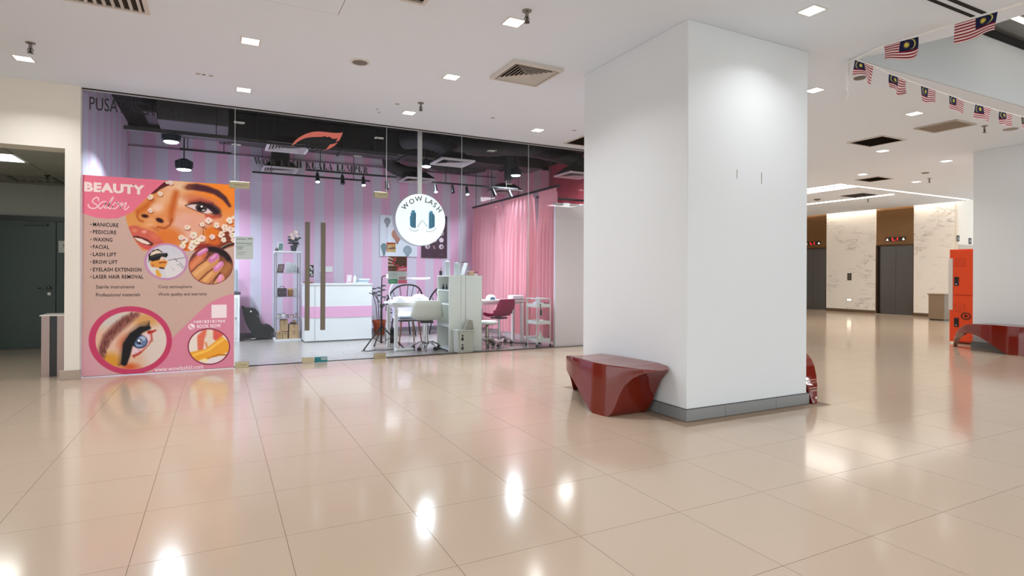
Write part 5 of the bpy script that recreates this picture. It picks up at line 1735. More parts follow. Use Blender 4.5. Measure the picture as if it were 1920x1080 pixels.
def frame_stand(lab, x, y, z, w, h, rz, col, inner):
    t = thing('standing_photo', lab, 'frame', (x, y, z), None, rz)
    MB().obox((0, 0, h / 2), (1, 0, 0), (0, 1, 0.28), (0, -0.28, 1), w, 0.012, h).build('frame', mat('pf_' + col, col, 0.4), t, local=True)
    MB().obox((0, -0.008, h / 2), (1, 0, 0), (0, 1, 0.28), (0, -0.28, 1), w * 0.74, 0.004, h * 0.76).build('picture', mat('pp_' + inner, inner, 0.3, noise=0.3, nscale=40), t, local=True)
    MB().obox((0, 0.05, h * 0.33), (1, 0, 0), (0, 1, -0.5), (0, 0.5, 1), 0.03, 0.004, h * 0.7).build('strut', mat('pf_' + col), t, local=True)


frame_stand('leaning teal picture frame on top of the shelf unit', 0.985, 11.0, 1.60, 0.10, 0.155, 0.35, 'dfe5e4', '6f9490')
frame_stand('oval brown picture frame on the upper glass shelf', 0.99, 11.0, 1.215, 0.12, 0.155, 0.5, '5a4644', '8a7676')
frame_stand('white picture frame with a thin plant sketch on the upper shelf', 1.12, 11.0, 1.215, 0.115, 0.19, 0.15, 'd7dde0', 'c9d1d3')
frame_stand('second white picture frame at the right of the upper shelf', 1.215, 11.0, 1.215, 0.10, 0.165, -0.1, 'd5d9dc', 'b9c2c6')
t = thing('figurine', 'tiny dark figurine beside the white frames on the shelf', 'figurine', (1.275, 10.97, 1.215))
MB().lathe([(0.016, 0), (0.018, 0.01), (0.008, 0.03), (0.012, 0.06), (0.006, 0.085), (0.008, 0.1), (0, 0.11)], (1.275, 10.97, 1.215), 12).build('body', black_plastic, t, smooth=True)
t = thing('seashell', 'small dark shell beside the teal frame on the shelf top', 'ornament', (0.92, 10.98, 1.60))
MB().lathe([(0.0, 0.0), (0.03, 0.005), (0.034, 0.02), (0.02, 0.04), (0.0, 0.065)], (0.918, 10.97, 1.60), 12, 1, 0.6).build('shell', mat('shell_brown', '5a4446', 0.4), t, smooth=True)
# flower pot on top
t = thing('potted_flowers', 'black pot of cream silk flowers with dark leaves on the shelf', 'plant', (1.21, 11.05, 1.60))
MB().lathe([(0.042, 0.0), (0.058, 0.095), (0.062, 0.095), (0.062, 0.108), (0.052, 0.108), (0.05, 0.09)], (1.21, 11.05, 1.60), 20).build('pot', mat('pot_black', '22232b', 0.4), t, smooth='auto')
lf = mat('dark_leaf', '2c2a33', 0.6, rand=0.2)
pf = mat('cream_petal', 'efd6c8', 0.6, rand=0.08)
rnd = random.Random(11)


def leaf(mb, base, d, l, w):
    d = Vector(d).normalized()
    s_ = d.cross(Vector((0, -1, 0.3))).normalized()
    P = [Vector(base) + d * l * f + s_ * (w * s * k_) + Vector((0, 0, 0.1 * l * math.sin(f * PI))) for f, k_ in ((0, 0.1), (0.3, 0.9), (0.6, 0.8), (1, 0.05)) for s in (-1, 0, 1)]
    mb.grid([P[0:3], P[3:6], P[6:9], P[9:12]])


mb = MB()
tips = []
for k in range(9):
    a = rnd.uniform(0, 2 * PI); r = rnd.uniform(0.02, 0.11); h = rnd.uniform(0.06, 0.24)
    e = (1.21 + r * math.cos(a), 11.05 + r * math.sin(a) * 0.6, 1.70 + h)
    mb.tube([(1.21, 11.05, 1.68), (1.21 + r * 0.3 * math.cos(a), 11.05, 1.70 + h * 0.5), e], 0.003, 5)
    tips.append(e)
mb.build('stems', lf, t)
for k in range(34):
    e = tips[k % 9]
    a = rnd.uniform(0, 2 * PI)
    mb = MB()
    f_ = rnd.uniform(0.2, 0.75)
    b_ = (1.21 + (e[0] - 1.21) * f_, 11.05 + (e[1] - 11.05) * f_, 1.69 + (e[2] - 1.69) * f_)
    leaf(mb, b_, (math.cos(a), 0.5 * math.sin(a), rnd.uniform(-0.2, 0.5)), rnd.uniform(0.06, 0.09), rnd.uniform(0.016, 0.024))
    mb.build('leaf', lf, t, solid=0.001)
for (fx, fz, fr) in ((1.235, 1.94, 0.045), (1.16, 1.90, 0.04), (1.19, 1.84, 0.042), (1.265, 1.88, 0.03)):
    mb = MB()
    for k in range(7):
        a = 2 * PI * k / 7
        leaf(mb, (fx, 11.0, fz), (math.cos(a), -0.4, math.sin(a)), fr, fr * 0.42)
    mb.build('flower', pf, t, solid=0.001)
t = thing('black_basket', 'dark patterned gift bag on the middle shelf', 'bag', (1.0, 11.0, 0.79))
MB().box(0.935, 1.09, 10.95, 11.05, 0.791, 0.94).build('bag', mat('bag_dark', '33222a', 0.5, noise=0.5, nscale=60), t, bevel=0.012)
MB().tube([(0.97, 10.96, 0.94), (0.98, 10.95, 0.97), (1.04, 10.95, 0.97), (1.05, 10.96, 0.94)], 0.006, 6).build('handle', black_plastic, t)
for x in (0.97, 1.05): MB().lathe([(0.0, 0), (0.014, 0.003), (0.0, 0.006)], (x, 10.946, 0.86), 8).build('bow', mat('bow_silver', 'd0cccc', 0.3), t)
t = thing('amber_jar', 'amber brown jar on the middle shelf', 'jar', (1.15, 11.0, 0.79))
MB().lathe([(0.042, 0.0), (0.046, 0.01), (0.046, 0.11), (0.040, 0.118)], (1.15, 11.0, 0.791), 20).build('jar', mat('amber', '8a5a26', 0.2), t, smooth='auto')
MB().lathe([(0.046, 0.118), (0.046, 0.145), (0.0, 0.147)], (1.15, 11.0, 0.791), 20).build('lid', mat('lid_tan', 'c09a66', 0.4), t, smooth='auto')
t = thing('glass_jar', 'pale clear jar on the right of the middle shelf', 'jar', (1.245, 11.0, 0.79))
MB().lathe([(0.038, 0.0), (0.040, 0.01), (0.040, 0.12), (0.032, 0.13), (0.032, 0.14), (0, 0.14)], (1.245, 11.0, 0.791), 20).build('jar', mat('pale_jar', 'b5b1b2', 0.15), t, smooth='auto')
for k, (x, w, h, cc, lab) in enumerate(((0.965, 0.07, 0.06, 'b9b9b2', 'grey green small tub at the left of the low shelf'), (1.04, 0.05, 0.075, 'd9d9d2', 'white small tub on the low shelf'), (1.105, 0.05, 0.05, '8d8a86', 'grey small tub in the middle of the low shelf'), (1.18, 0.07, 0.045, 'c8a9a7', 'pinkish small tub on the low shelf'), (1.26, 0.05, 0.065, 'a98f8f', 'mauve small tub at the right of the low shelf'))):
    t = thing('small_tub', lab, 'tub', (x, 11.0, 0.41), 'tubs on the low shelf')
    MB().lathe([(w * 0.42, 0), (w * 0.5, h * 0.8), (w * 0.5, h)], (x, 10.98, 0.4105), 16).build('tub', mat('tub_' + cc, cc, 0.4), t, smooth='auto')
    MB().lathe([(w * 0.52, h), (w * 0.52, h + 0.012), (0, h + 0.014)], (x, 10.98, 0.4105), 16).build('lid', mat('tub_lid', '6d6f6e', 0.4), t, smooth='auto')

# ================================================================== FLOOR THINGS AT THE LEFT
t = thing('infant_car_seat', 'black infant car seat on the floor by the striped wall', 'car seat', (0.72, 11.35, 0))
S_ = lambda x, y: (lambda p: (p.x, p.z))(at_y(430 + x / 9.82, 540 + y / 9.82, 11.3))
out = [S_(*q_) for q_ in [(232, 350), (262, 338), (310, 375), (420, 372), (500, 400), (545, 470), (545, 560), (585, 640), (620, 690), (720, 680), (800, 730), (840, 800), (760, 830), (745, 915), (500, 925), (440, 870), (380, 780), (320, 680), (275, 520), (255, 430)]]
out = catmull(out + [out[0]], 3)[:-1]
cs = mat('black_fabric', '17171a', 0.75)
o = MB().prism(out, lambda u, v, d: (u, d, v), 11.30, 11.64).build('shell', cs, t, bevel=0.025)
mb = MB().tube([(S_(300, 400)[0], 11.31, S_(300, 400)[1]), (S_(420, 340)[0], 11.36, S_(420, 400)[1] + 0.02), (S_(540, 560)[0], 11.295, S_(540, 560)[1])], 0.02, 8)
mb.build('harness', mat('harness_dark', '26262a', 0.6), t)
MB().lathe([(0.0, 0), (0.05, 0.006), (0.06, 0.03), (0.02, 0.05)], (S_(440, 890)[0], 11.29, 0.015), 14).build('latch', chrome, t, smooth='auto')
MB().box(S_(500, 0)[0], S_(740, 0)[0], 11.33, 11.62, 0.0, 0.03).build('base', black_plastic, t, bevel=0.01)
MB().cyl((S_(395, 430)[0], 11.30, S_(395, 430)[1]), (S_(395, 430)[0], 11.288, S_(395, 430)[1]), 0.015, n=12).build('buckle', chrome, t)
t = thing('side_cabinet', 'narrow white cabinet end beside the pink poster edge', 'cabinet', (0.2, 11.2, 0))
MB().box(-0.25, 0.335, 11.15, 11.55, 0.0, 0.82).build('body', white_lam, t, bevel=0.004)
MB().box(-0.2, 0.29, 11.14, 11.15, 0.06, 0.78).build('door', mat('cabinet_door', 'd2d2ce', 0.35), t, bevel=0.002)
MB().cyl((0.27, 11.14, 0.42), (0.27, 11.12, 0.42), 0.012, n=10).build('knob', steel, t)
t = thing('grey_machine', 'grey machine standing on the white cabinet by the poster edge', 'machine', (0.1, 11.3, 0.82))
MB().box(-0.2, 0.30, 11.2, 11.5, 0.87, 1.28).build('body', mat('machine_grey', '9aa6ae', 0.3), t, bevel=0.02)
MB().box(-0.22, 0.35, 11.18, 11.5, 0.822, 0.87).build('base', mat('machine_dark', '3e3a40', 0.5), t, bevel=0.005)

# ================================================================== PLANT AND TRIPOD
t = thing('terracotta_pot', 'orange terracotta pot with bare stems behind the tripod', 'plant', (2.84, 11.3, 0))
MB().lathe([(0.09, 0.0), (0.095, 0.01), (0.125, 0.24), (0.14, 0.24), (0.14, 0.29), (0.125, 0.29), (0.12, 0.25), (0.0, 0.25)], (2.84, 11.3, 0.0), 22).build('pot', mat('terracotta', 'a64a22', 0.7, noise=0.05), t, smooth='auto')
stem_m = mat('dark_stem', '2b2226', 0.7)
for k, (dx, h, lx) in enumerate(((-0.10, 0.66, -0.16), (-0.03, 0.60, -0.06), (0.04, 0.72, 0.03), (0.08, 0.52, 0.13))):
    MB().tube([(2.84 + dx * 0.4, 11.3, 0.25), (2.84 + dx * 0.7, 11.3, 0.25 + h * 0.5), (2.84 + lx, 11.3, 0.25 + h)], 0.007, 6).build('stem', stem_m, t)
    mb = MB()
    for q_ in range(3):
        leaf(mb, (2.84 + lx, 11.3, 0.25 + h * (0.98 - 0.06 * q_)), ((-1) ** q_, -0.2, 0.1), 0.11, 0.02)
    mb.build('leaf', mat('dark_leaf'), t, solid=0.001)
t = thing('light_tripod', 'black tripod lamp stand between the counter and the white desk', 'tripod', (2.33, 9.15, 0))
hub = Vector((2.33, 9.15, 0.37))
for f_ in ((2.04, 9.08, 0.012), (2.66, 9.02, 0.012), (2.31, 9.52, 0.012)):
    lg_ = MB().tube([hub, Vector(f_)], 0.011, 8).build('leg', black_plastic, t)
    MB().lathe([(0, -0.012), (0.016, -0.01), (0.016, 0.01), (0, 0.012)], f_, 10).build('foot', black_plastic, lg_)
    m_ = (hub + Vector(f_)) / 2
    MB().tube([Vector((2.33, 9.15, 0.10)), m_], 0.006, 6).build('brace', black_plastic, t)
MB().cyl((2.33, 9.15, 0.09), (2.33, 9.15, 0.70), 0.016, n=12).build('lower_pole', black_plastic, t)
MB().cyl((2.33, 9.15, 0.68), (2.335, 9.15, 1.15), 0.010, n=10).build('upper_pole', black_plastic, t)
MB().cyl((2.33, 9.15, 0.66), (2.33, 9.15, 0.72), 0.026, n=12).cyl((2.33, 9.11, 0.69), (2.36, 9.08, 0.69), 0.012, n=8).build('clamp', black_plastic, t)
MB().tube([(2.335, 9.15, 1.14), (2.35, 9.14, 1.165), (2.41, 9.12, 1.175)], 0.010, 8).build('elbow', black_plastic, t)
MB().tube([(2.30, 9.14, 0.74), (2.22, 9.12, 0.86), (2.12, 9.10, 0.90)], 0.008, 6).tube([(2.34, 9.14, 0.70), (2.42, 9.12, 0.72), (2.42, 9.11, 0.71)], 0.010, 6).build('side_arm', black_plastic, t)
tube_on = mat('tube_glow', 'f2f6ff', emit=5)
t = thing('tube_lamp', 'short glowing tube lamp on the tripod arm', 'lamp', (2.42, 9.1, 1.17))
MB().tube([(2.40, 9.11, 1.165), (2.48, 9.10, 1.17), (2.55, 9.09, 1.185), (2.62, 9.085, 1.20)], [0.03, 0.03, 0.028, 0.018], 12).build('tube', tube_on, t, smooth=True)
t = thing('desk_arc_lamp', 'white arc lamp bowing up from the left end of the desk', 'lamp', (2.5, 9.2, 0.75))
MB().tube(catmull([(2.50, 9.2, 0.76), (2.47, 9.2, 0.90), (2.54, 9.2, 1.05), (2.68, 9.19, 1.12), (2.84, 9.18, 1.13)], 5), 0.011, 8).build('arm', white_plastic, t, smooth=True)
MB().tube([(2.84, 9.18, 1.13), (3.02, 9.17, 1.125), (3.15, 9.165, 1.135)], [0.014, 0.016, 0.012], 10).build('lamp_bar', mat('bar_glow', 'fbe9f2', emit=0.35), t, smooth=True)
MB().cyl((2.50, 9.2, 0.751), (2.50, 9.2, 0.775), 0.045, n=18).build('foot', white_plastic, t)

# ================================================================== MANICURE DESK AND SEATS
def desk(label, x0, x1, y0, y1, z, legs):
    t = thing('manicure_desk', label, 'table', ((x0 + x1) / 2, (y0 + y1) / 2, 0))
    MB().box(x0, x1, y0, y1, z - 0.035, z).build('desktop', mat('desk_white', 'dcdad8', 0.3), t, bevel=0.003)
    MB().box(x0 + 0.05, x1 - 0.05, y0 + 0.05, y1 - 0.05, z - 0.08, z - 0.035).build('apron', mat('desk_white'), t)
    for (lx, ly) in legs:
        MB().box(lx - 0.025, lx + 0.025, ly - 0.025, ly + 0.025, 0, z - 0.035).build('leg', mat('desk_white'), t, bevel=0.003)
    return t


desk('white manicure desk left of the tall white cabinets', 2.43, 3.16, 8.86, 9.40, 0.75, ((2.50, 8.90), (2.50, 9.36), (3.12, 9.36)))
desk('white desk right of the cabinets in front of the curtains', 3.80, 4.91, 9.06, 9.48, 0.75, ((4.86, 9.10), (4.86, 9.44), (3.85, 9.44)))


def nail_lamp(label, x, y, z, r, inside=None):
    t = thing('nail_lamp', label, 'lamp', (x, y, z))
    MB().lathe([(r, 0.0), (r * 1.02, r * 0.2), (r * 0.9, r * 0.6), (r * 0.55, r * 0.9), (0, r)], (x, y, z), 24, 1, 0.85).build('dome', mat('dome_white', 'f0eff4', 0.3), t, smooth=True)
    if inside:
        MB().lathe([(0, 0), (r * 0.62, 0.005), (r * 0.5, r * 0.45), (0, r * 0.6)], (x, y - r * 0.55, z + 0.002), 20, 1, 0.6).build('mouth', mat('mouth_teal', inside, 0.3), t, smooth=True)


nail_lamp('low white dome nail lamp at the left end of the desk', 2.60, 9.02, 0.751, 0.095)
nail_lamp('big white dome nail lamp behind the cream swivel chair', 2.95, 9.14, 0.751, 0.125)
nail_lamp('white dome nail lamp with teal mouth on the right desk', 4.30, 9.22, 0.751, 0.095, '2f6f86')
t = thing('tissue_roll', 'white paper lump on the desk right of the big dome', 'tissue', (3.1, 9.2, 0.75))
MB().lathe([(0.045, 0), (0.05, 0.02), (0.035, 0.05), (0.0, 0.065)], (3.13, 9.3, 0.751), 14).build('roll', white_plastic, t, smooth=True)
t = thing('hand_rest', 'thick white padded hand rest on the right desk', 'cushion', (4.8, 9.2, 0.75))
MB().box(4.66, 4.91, 9.08, 9.30, 0.752, 0.83).build('pad', mat('pad_white', 'e3dfe4', 0.45), t, bevel=0.03)
t = thing('pencil_box', 'lilac box with brushes on the floor side under the right desk', 'box', (4.0, 9.3, 0.5))
t.location = (4.02, 9.3, 0.0)
MB().box(3.90, 4.14, 9.22, 9.42, 0.30, 0.60).build('drawer_box', mat('lilac', '9d90a8', 0.5), t, bevel=0.006)
MB().box(3.92, 4.12, 9.24, 9.40, 0.0, 0.30).build('stand', mat('dark_stand', '3b2c30', 0.5), t)
mb = MB()
for k in range(5): mb.cyl((3.93 + 0.045 * k, 9.28, 0.58), (3.93 + 0.05 * k, 9.28, 0.68), 0.006, n=6)
mb.build('brushes', mat('brush_brown', '7b4b4b', 0.5), t)


def shell_back(w_bot, w_mid, w_top, z0, z1, lean, depth, thick, curve=0.05):
    """curved backrest shell, local frame: back stands at y = 0, sitter faces +y"""
    P = []
    for k in range(9):
        f = k / 8
        w = lerp_tab([(0, w_bot), (0.35, w_mid), (1, w_top)], f)
        row = []
        for i in range(9):
            u = i / 8 - 0.5
            row.append((u * w, -lean * f + curve * (1 - (2 * u) ** 2) * -1 + curve, z0 + (z1 - z0) * f))
        P.append(row)
    return MB().grid(P)


def star_base(t, r, z_hub, n=5, ph=0.3, mm=None, gas=0.3):
    mm = mm or chrome
    MB().cyl((0, 0, 0.07), (0, 0, z_hub), 0.022, n=14).cyl((0, 0, 0.06), (0, 0, 0.06 + gas * 0.5), 0.032, n=14).build('gas_lift', mm, t, local=True, smooth='auto')
    for k in range(n):
        a = ph + 2 * PI * k / n
        e = (r * math.cos(a), r * math.sin(a))
        leg_ = MB().tube([(0, 0, 0.105), (e[0] * 0.5, e[1] * 0.5, 0.115), (e[0], e[1], 0.065)], [0.020, 0.016, 0.012], 8).build('leg', mm, t, local=True, smooth=True)
        c_ = Vector((e[0], e[1], 0.028))
        ax = Vector((-math.sin(a), math.cos(a), 0))
        MB().cyl(c_ - ax * 0.022, c_ - ax * 0.006, 0.028, n=12).cyl(c_ + ax * 0.006, c_ + ax * 0.022, 0.028, n=12).build('castor', black_plastic, leg_, local=True, smooth='auto')


def swivel_chair(label, loc, rz, col, zs=0.47, zt=0.79, w=0.44):
    m_ = mat('chair_' + col, col, 0.6, spec=0.25)
    t = thing('swivel_chair', label, 'chair', loc, None, rz)
    P = []
    prof = [(-0.26, zt, 0.80), (-0.235, zt - 0.08, 0.92), (-0.20, zt - 0.18, 1.0), (-0.15, zs + 0.05, 1.04), (-0.09, zs + 0.005, 1.04), (0.0, zs - 0.005, 1.0), (0.12, zs, 0.98), (0.20, zs + 0.005, 0.92), (0.23, zs - 0.02, 0.86)]
    for (y, z, k) in prof:
        row = []
        for i in range(11):
            u = i / 10 * 2 - 1
            rise = 0.05 * abs(u) ** 2.5
            row.append((u * w / 2 * k, y + 0.06 * abs(u) ** 2 * (1 if z > zs + 0.04 else 0), z + (rise if z < zs + 0.06 else 0)))
        P.append(row)
    MB().grid(P).build('seat_shell', m_, t, smooth=True, local=True, fix=False, solid=0.016)
    MB().box(-0.18, 0.18, -0.10, 0.20, zs + 0.006, zs + 0.035).build('seat_pad', m_, t, local=True, bevel=0.014)
    MB().box(-0.10, 0.10, -0.10, 0.12, zs - 0.045, zs - 0.02).build('seat_plate', black_plastic, t, local=True)
    star_base(t, 0.215, zs - 0.03)
    return t


swivel_chair('cream swivel chair on chrome castors, back to the glass', (2.97, 8.80, 0), -0.24, 'dedfd2', w=0.49)
swivel_chair('magenta swivel chair on chrome castors in front of the curtains', (4.35, 8.98, 0), 0.28, '8c1040', 0.48, 0.78, 0.42)
# white side chair with wooden legs and grey seat cushion
t = thing('side_chair', 'pale lilac side chair with grey fur cushion and wooden legs', 'chair', (2.90, 9.62, 0), None, PI)
wl = mat('wood_leg', '8a5f45', 0.5)
for k, (a, b, zz) in enumerate(((-0.20, 0.20, 0), (0.20, 0.20, 0), (-0.18, -0.18, 0), (0.18, -0.18, 0))):
    MB().cyl((a * 0.75, b * 0.75, 0.42), (a, b, 0), 0.016, 0.010, n=10).build('leg', wl, t, local=True)
P = []
for (y, z, k) in [(-0.24, 0.80, 0.86), (-0.22, 0.68, 0.98), (-0.19, 0.55, 1.0), (-0.14, 0.46, 1.0), (-0.05, 0.43, 1.0), (0.10, 0.43, 0.98), (0.21, 0.435, 0.92)]:
    P.append([(u / 4 * 0.22 * k, y + 0.05 * abs(u / 4) ** 2 * (1 if z > 0.47 else 0), z) for u in range(-4, 5)])
MB().grid(P).build('seat_shell', mat('lilac_shell', 'cfc8dc', 0.4), t, smooth=True, local=True, fix=False, solid=0.014)
MB().box(-0.20, 0.20, -0.12, 0.22, 0.445, 0.50).build('cushion', mat('grey_fur', 'a6aeb8', 0.95, noise=0.25, nscale=60, bump=1.0, bscale=120), t, local=True, bevel=0.024)
MB().box(-0.20, 0.20, -0.13, 0.22, 0.40, 0.425).build('seat_frame', mat('seat_dark', '55504f', 0.6), t, local=True, bevel=0.008)


def rattan_chair(label, x, y, rz):
    t = thing('rattan_chair', label, 'chair', (x, y, 0), None, rz)
    hoop = catmull([(-0.33, 0.05, 0.50), (-0.34, -0.10, 0.74), (-0.22, -0.22, 0.94), (0.0, -0.27, 1.0), (0.22, -0.22, 0.94), (0.34, -0.10, 0.74), (0.33, 0.05, 0.50)], 6)
    MB().tube(hoop, 0.016, 8).build('back_hoop', black_plastic, t, local=True, smooth=True)
    for k in range(9):
        u = -0.8 + 0.2 * k
        h_ = hoop[int((u + 1) / 2 * (len(hoop) - 1))]
        MB().tube([(u * 0.18, 0.0, 0.44), ((u * 0.18 + h_[0]) / 2, (h_[1]) / 2 - 0.05, (0.44 + h_[2]) / 2 - 0.02), h_], 0.006, 6).build('cane', black_plastic, t, local=True)
    MB().lathe([(0, 0.43), (0.24, 0.44), (0.27, 0.455), (0.27, 0.46), (0.2, 0.45), (0, 0.445)], (0, 0.05, 0), 24).build('seat', black_plastic, t, local=True, smooth=True)
    for a, b in ((-0.2, 0.24), (0.2, 0.24), (-0.2, -0.14), (0.2, -0.14)):
        MB().cyl((a * 0.7, b * 0.7 + 0.02, 0.44), (a, b, 0), 0.012, n=8).build('leg', black_plastic, t, local=True)


rattan_chair('black rattan chair with arched cane back behind the desk', 3.20, 10.85, 0.0)
rattan_chair('second black rattan chair, mostly hidden by the tall cabinets', 4.02, 10.85, 0.1)

# ---- stool
t = thing('round_stool', 'white round stool on chrome castors next to the cabinets', 'stool', (3.97, 8.66, 0))
MB().lathe([(0.0, 0.375), (0.15, 0.375), (0.175, 0.39), (0.18, 0.41), (0.165, 0.43), (0.0, 0.435)], (0, 0, 0), 28).build('seat', mat('stool_white', 'dcdcd4', 0.4), t, smooth='auto', local=True)
star_base(t, 0.195, 0.375, 5, 0.55, mat('dull_chrome', 'b5ada2', 0.2, 1.0), 0.35)
MB().tube([(0.155 * math.cos(a), 0.155 * math.sin(a), 0.155) for a in np.linspace(0, 2 * PI, 25)[:-1]], 0.009, 8, closed=True).build('foot_ring', chrome, t, smooth=True, local=True)
MB().tube([(0.02, -0.02, 0.36), (-0.07, -0.08, 0.345), (-0.10, -0.10, 0.34)], 0.007, 6).build('lever', black_plastic, t, local=True)

# ---- tall white cabinets back to back, bin
cab = mat('cabinet_white', 'e2e4dc', 0.35)
t = thing('tall_cabinet', 'tall white open cabinet facing the desk, left one of the pair', 'cabinet', (3.3, 8.6, 0))
MB().box(3.18, 3.452, 8.35, 8.37, 0.0, 1.18).build('side_panel', cab, t)
MB().box(3.18, 3.452, 8.87, 8.89, 0.0, 1.18).build('side_panel', cab, t)
MB().box(3.432, 3.452, 8.37, 8.87, 0.0, 1.16).build('back_panel', cab, t)
MB().box(3.178, 3.454, 8.348, 8.892, 1.162, 1.182).build('top', cab, t)
for z in (0.02, 0.38, 0.72, 0.94):
    MB().box(3.185, 3.432, 8.37, 8.87, z, z + 0.018).build('shelf_board', mat('shelf_white', 'e3e9ea', 0.35), t)
for k in range(6):
    x, y = 3.22 + 0.03 * (k % 2), 8.42 + k * 0.075
    q_ = thing('polish_bottle', ('first', 'second', 'third', 'fourth', 'fifth', 'sixth')[k] + ' dark little bottle from the glass on the open cabinet shelf', 'bottle', (x, y, 0.958), 'dark little bottles inside the left cabinet')
    MB().lathe([(0.015, 0), (0.016, 0.04), (0.006, 0.05)], (x, y, 0.9585), 10).build('bottle', mat('bottle_dark', '1e2a30', 0.2), q_, smooth='auto')
    MB().lathe([(0.009, 0.05), (0.008, 0.085), (0, 0.086)], (x, y, 0.9585), 8).build('cap', black_plastic, q_)
t = thing('tall_cabinet', 'tall white cabinet standing back to back with the open one', 'cabinet', (3.6, 8.6, 0))
MB().box(3.458, 3.735, 8.35, 8.37, 0.0, 1.18).build('side_panel', cab, t)
MB().box(3.458, 3.735, 8.87, 8.89, 0.0, 1.18).build('side_panel', cab, t)
MB().box(3.458, 3.478, 8.37, 8.87, 0.0, 1.16).build('back_panel', cab, t)
MB().box(3.456, 3.737, 8.348, 8.892, 1.162, 1.182).build('top', cab, t)
for z in (0.02, 0.38, 0.72):
    MB().box(3.478, 3.73, 8.37, 8.87, z, z + 0.018).build('shelf_board', mat('shelf_white'), t)
ZC = 1.183
t = thing('clear_canister', 'tall frosted canister at the left of the cabinet tops', 'canister', (3.24, 8.6, ZC))
MB().lathe([(0.045, 0), (0.045, 0.19), (0.035, 0.22), (0, 0.235)], (3.25, 8.62, ZC), 20).build('jar', mat('frosted', 'cdd6d8', 0.3), t, smooth='auto')
t = thing('clear_canister', 'second tall frosted canister beside the tilted mirror', 'canister', (3.4, 8.6, ZC))
MB().lathe([(0.048, 0), (0.048, 0.18), (0.04, 0.2), (0, 0.21)], (3.40, 8.58, ZC), 20).build('jar', mat('frosted'), t, smooth='auto')
t = thing('black_cup', 'small black cup of tools at the left edge of the cabinet top', 'cup', (3.2, 8.55, ZC))
MB().lathe([(0.022, 0), (0.026, 0.07), (0.022, 0.07), (0.02, 0.01)], (3.205, 8.80, ZC), 14).build('cup', black_plastic, t, smooth='auto')
mb = MB()
for k in range(3): mb.cyl((3.20 + 0.006 * k, 8.80, ZC + 0.05), (3.195 + 0.012 * k, 8.79, ZC + 0.12), 0.003, n=6)
mb.build('tools', steel, t)
t = thing('tilted_tablet', 'tilted framed mirror leaning on top of the right cabinet', 'mirror', (3.55, 8.5, ZC))
MB().obox((3.50, 8.52, ZC + 0.105), (0.35, 0, 1), (0, 1, 0), (-1, 0, 0.35), 0.215, 0.16, 0.012).build('frame', mat('tablet_white', 'e2e2de', 0.3), t, bevel=0.003)
MB().obox((3.508, 8.52, ZC + 0.102), (0.35, 0, 1), (0, 1, 0), (-1, 0, 0.35), 0.18, 0.13, 0.006).build('mirror_pane', mat('mirror_grey', '5e5a58', 0.1, 0.8), t)
MB().tube([(3.55, 8.45, ZC + 0.20), (3.50, 8.45, ZC + 0.212), (3.42, 8.45, ZC + 0.212)], 0.006, 6).build('bracket', black_plastic, t)
t = thing('beige_pouch', 'beige little box beside the tilted mirror', 'box', (3.6, 8.5, ZC))
MB().box(3.555, 3.64, 8.44, 8.52, ZC, ZC + 0.07).build('box', mat('beige', 'd3ab8c', 0.6), t, bevel=0.008)
t = thing('pink_flowers', 'small clump of plum flowers at the right of the cabinet top', 'plant', (3.69, 8.5, ZC))
MB().lathe([(0.02, 0), (0.025, 0.03), (0.02, 0.035)], (3.69, 8.50, ZC), 12).build('pot', white_plastic, t, smooth='auto')
for k in range(9):
    a = k * 2.4; r = 0.012 + 0.0035 * k
    MB().lathe([(0, 0), (0.012, 0.008), (0.008, 0.02), (0, 0.024)], (3.69 + r * math.cos(a), 8.50 + r * math.sin(a), ZC + 0.035 + 0.004 * (k % 3)), 8).build('flower', mat('plum_%d' % (k % 2), ('7c2f4c', 'b56a80')[k % 2], 0.6), t)
t = thing('blue_clip', 'pale spiky blue and white ornament above the beige box', 'ornament', (3.6, 8.6, ZC))
mb = MB()
for k in range(7):
    a = k * 0.9
    mb.tube([(3.60, 8.62, ZC), (3.60 + 0.02 * math.cos(a), 8.62, ZC + 0.1), (3.60 + 0.06 * math.cos(a), 8.62 + 0.02 * math.sin(a), ZC + 0.14 + 0.03 * math.sin(a))], 0.005, 5)
mb.build('sprays', mat('pale_blue', 'a8b9cb', 0.5), t)
t = thing('pedal_bin', 'white swing bin with black marks against the glass', 'bin', (3.36, 8.25, 0))
MB().prism([(-0.115, 0.0), (0.115, 0.0), (0.14, 0.33), (-0.14, 0.33)], lambda u, v, d: (3.37 + u, d, v), 8.12, 8.33).build('body', mat('bin_white', 'cfcfc4', 0.4), t, bevel=0.01)
MB().box(3.22, 3.52, 8.11, 8.34, 0.33, 0.352).build('rim', mat('bin_rim', 'd9d9d0', 0.4), t, bevel=0.006)
MB().prism([(0.0, 0.352), (0.15, 0.352), (0.13, 0.49), (0.06, 0.50)], lambda u, v, d: (3.37 + u, d, v), 8.16, 8.29).build('lid', mat('bin_lid', 'a9a599', 0.4), t, bevel=0.008)
mb = MB()
for zz in (0.19, 0.05):
    for (dx, dz, w, h) in ((0, 0.0, 0.045, 0.05), (0.012, 0.062, 0.03, 0.025)):
        mb.box(3.285 + dx, 3.285 + dx + w, 8.1175, 8.1205, zz + dz, zz + dz + h)
mb.build('label_marks', black_plastic, t)

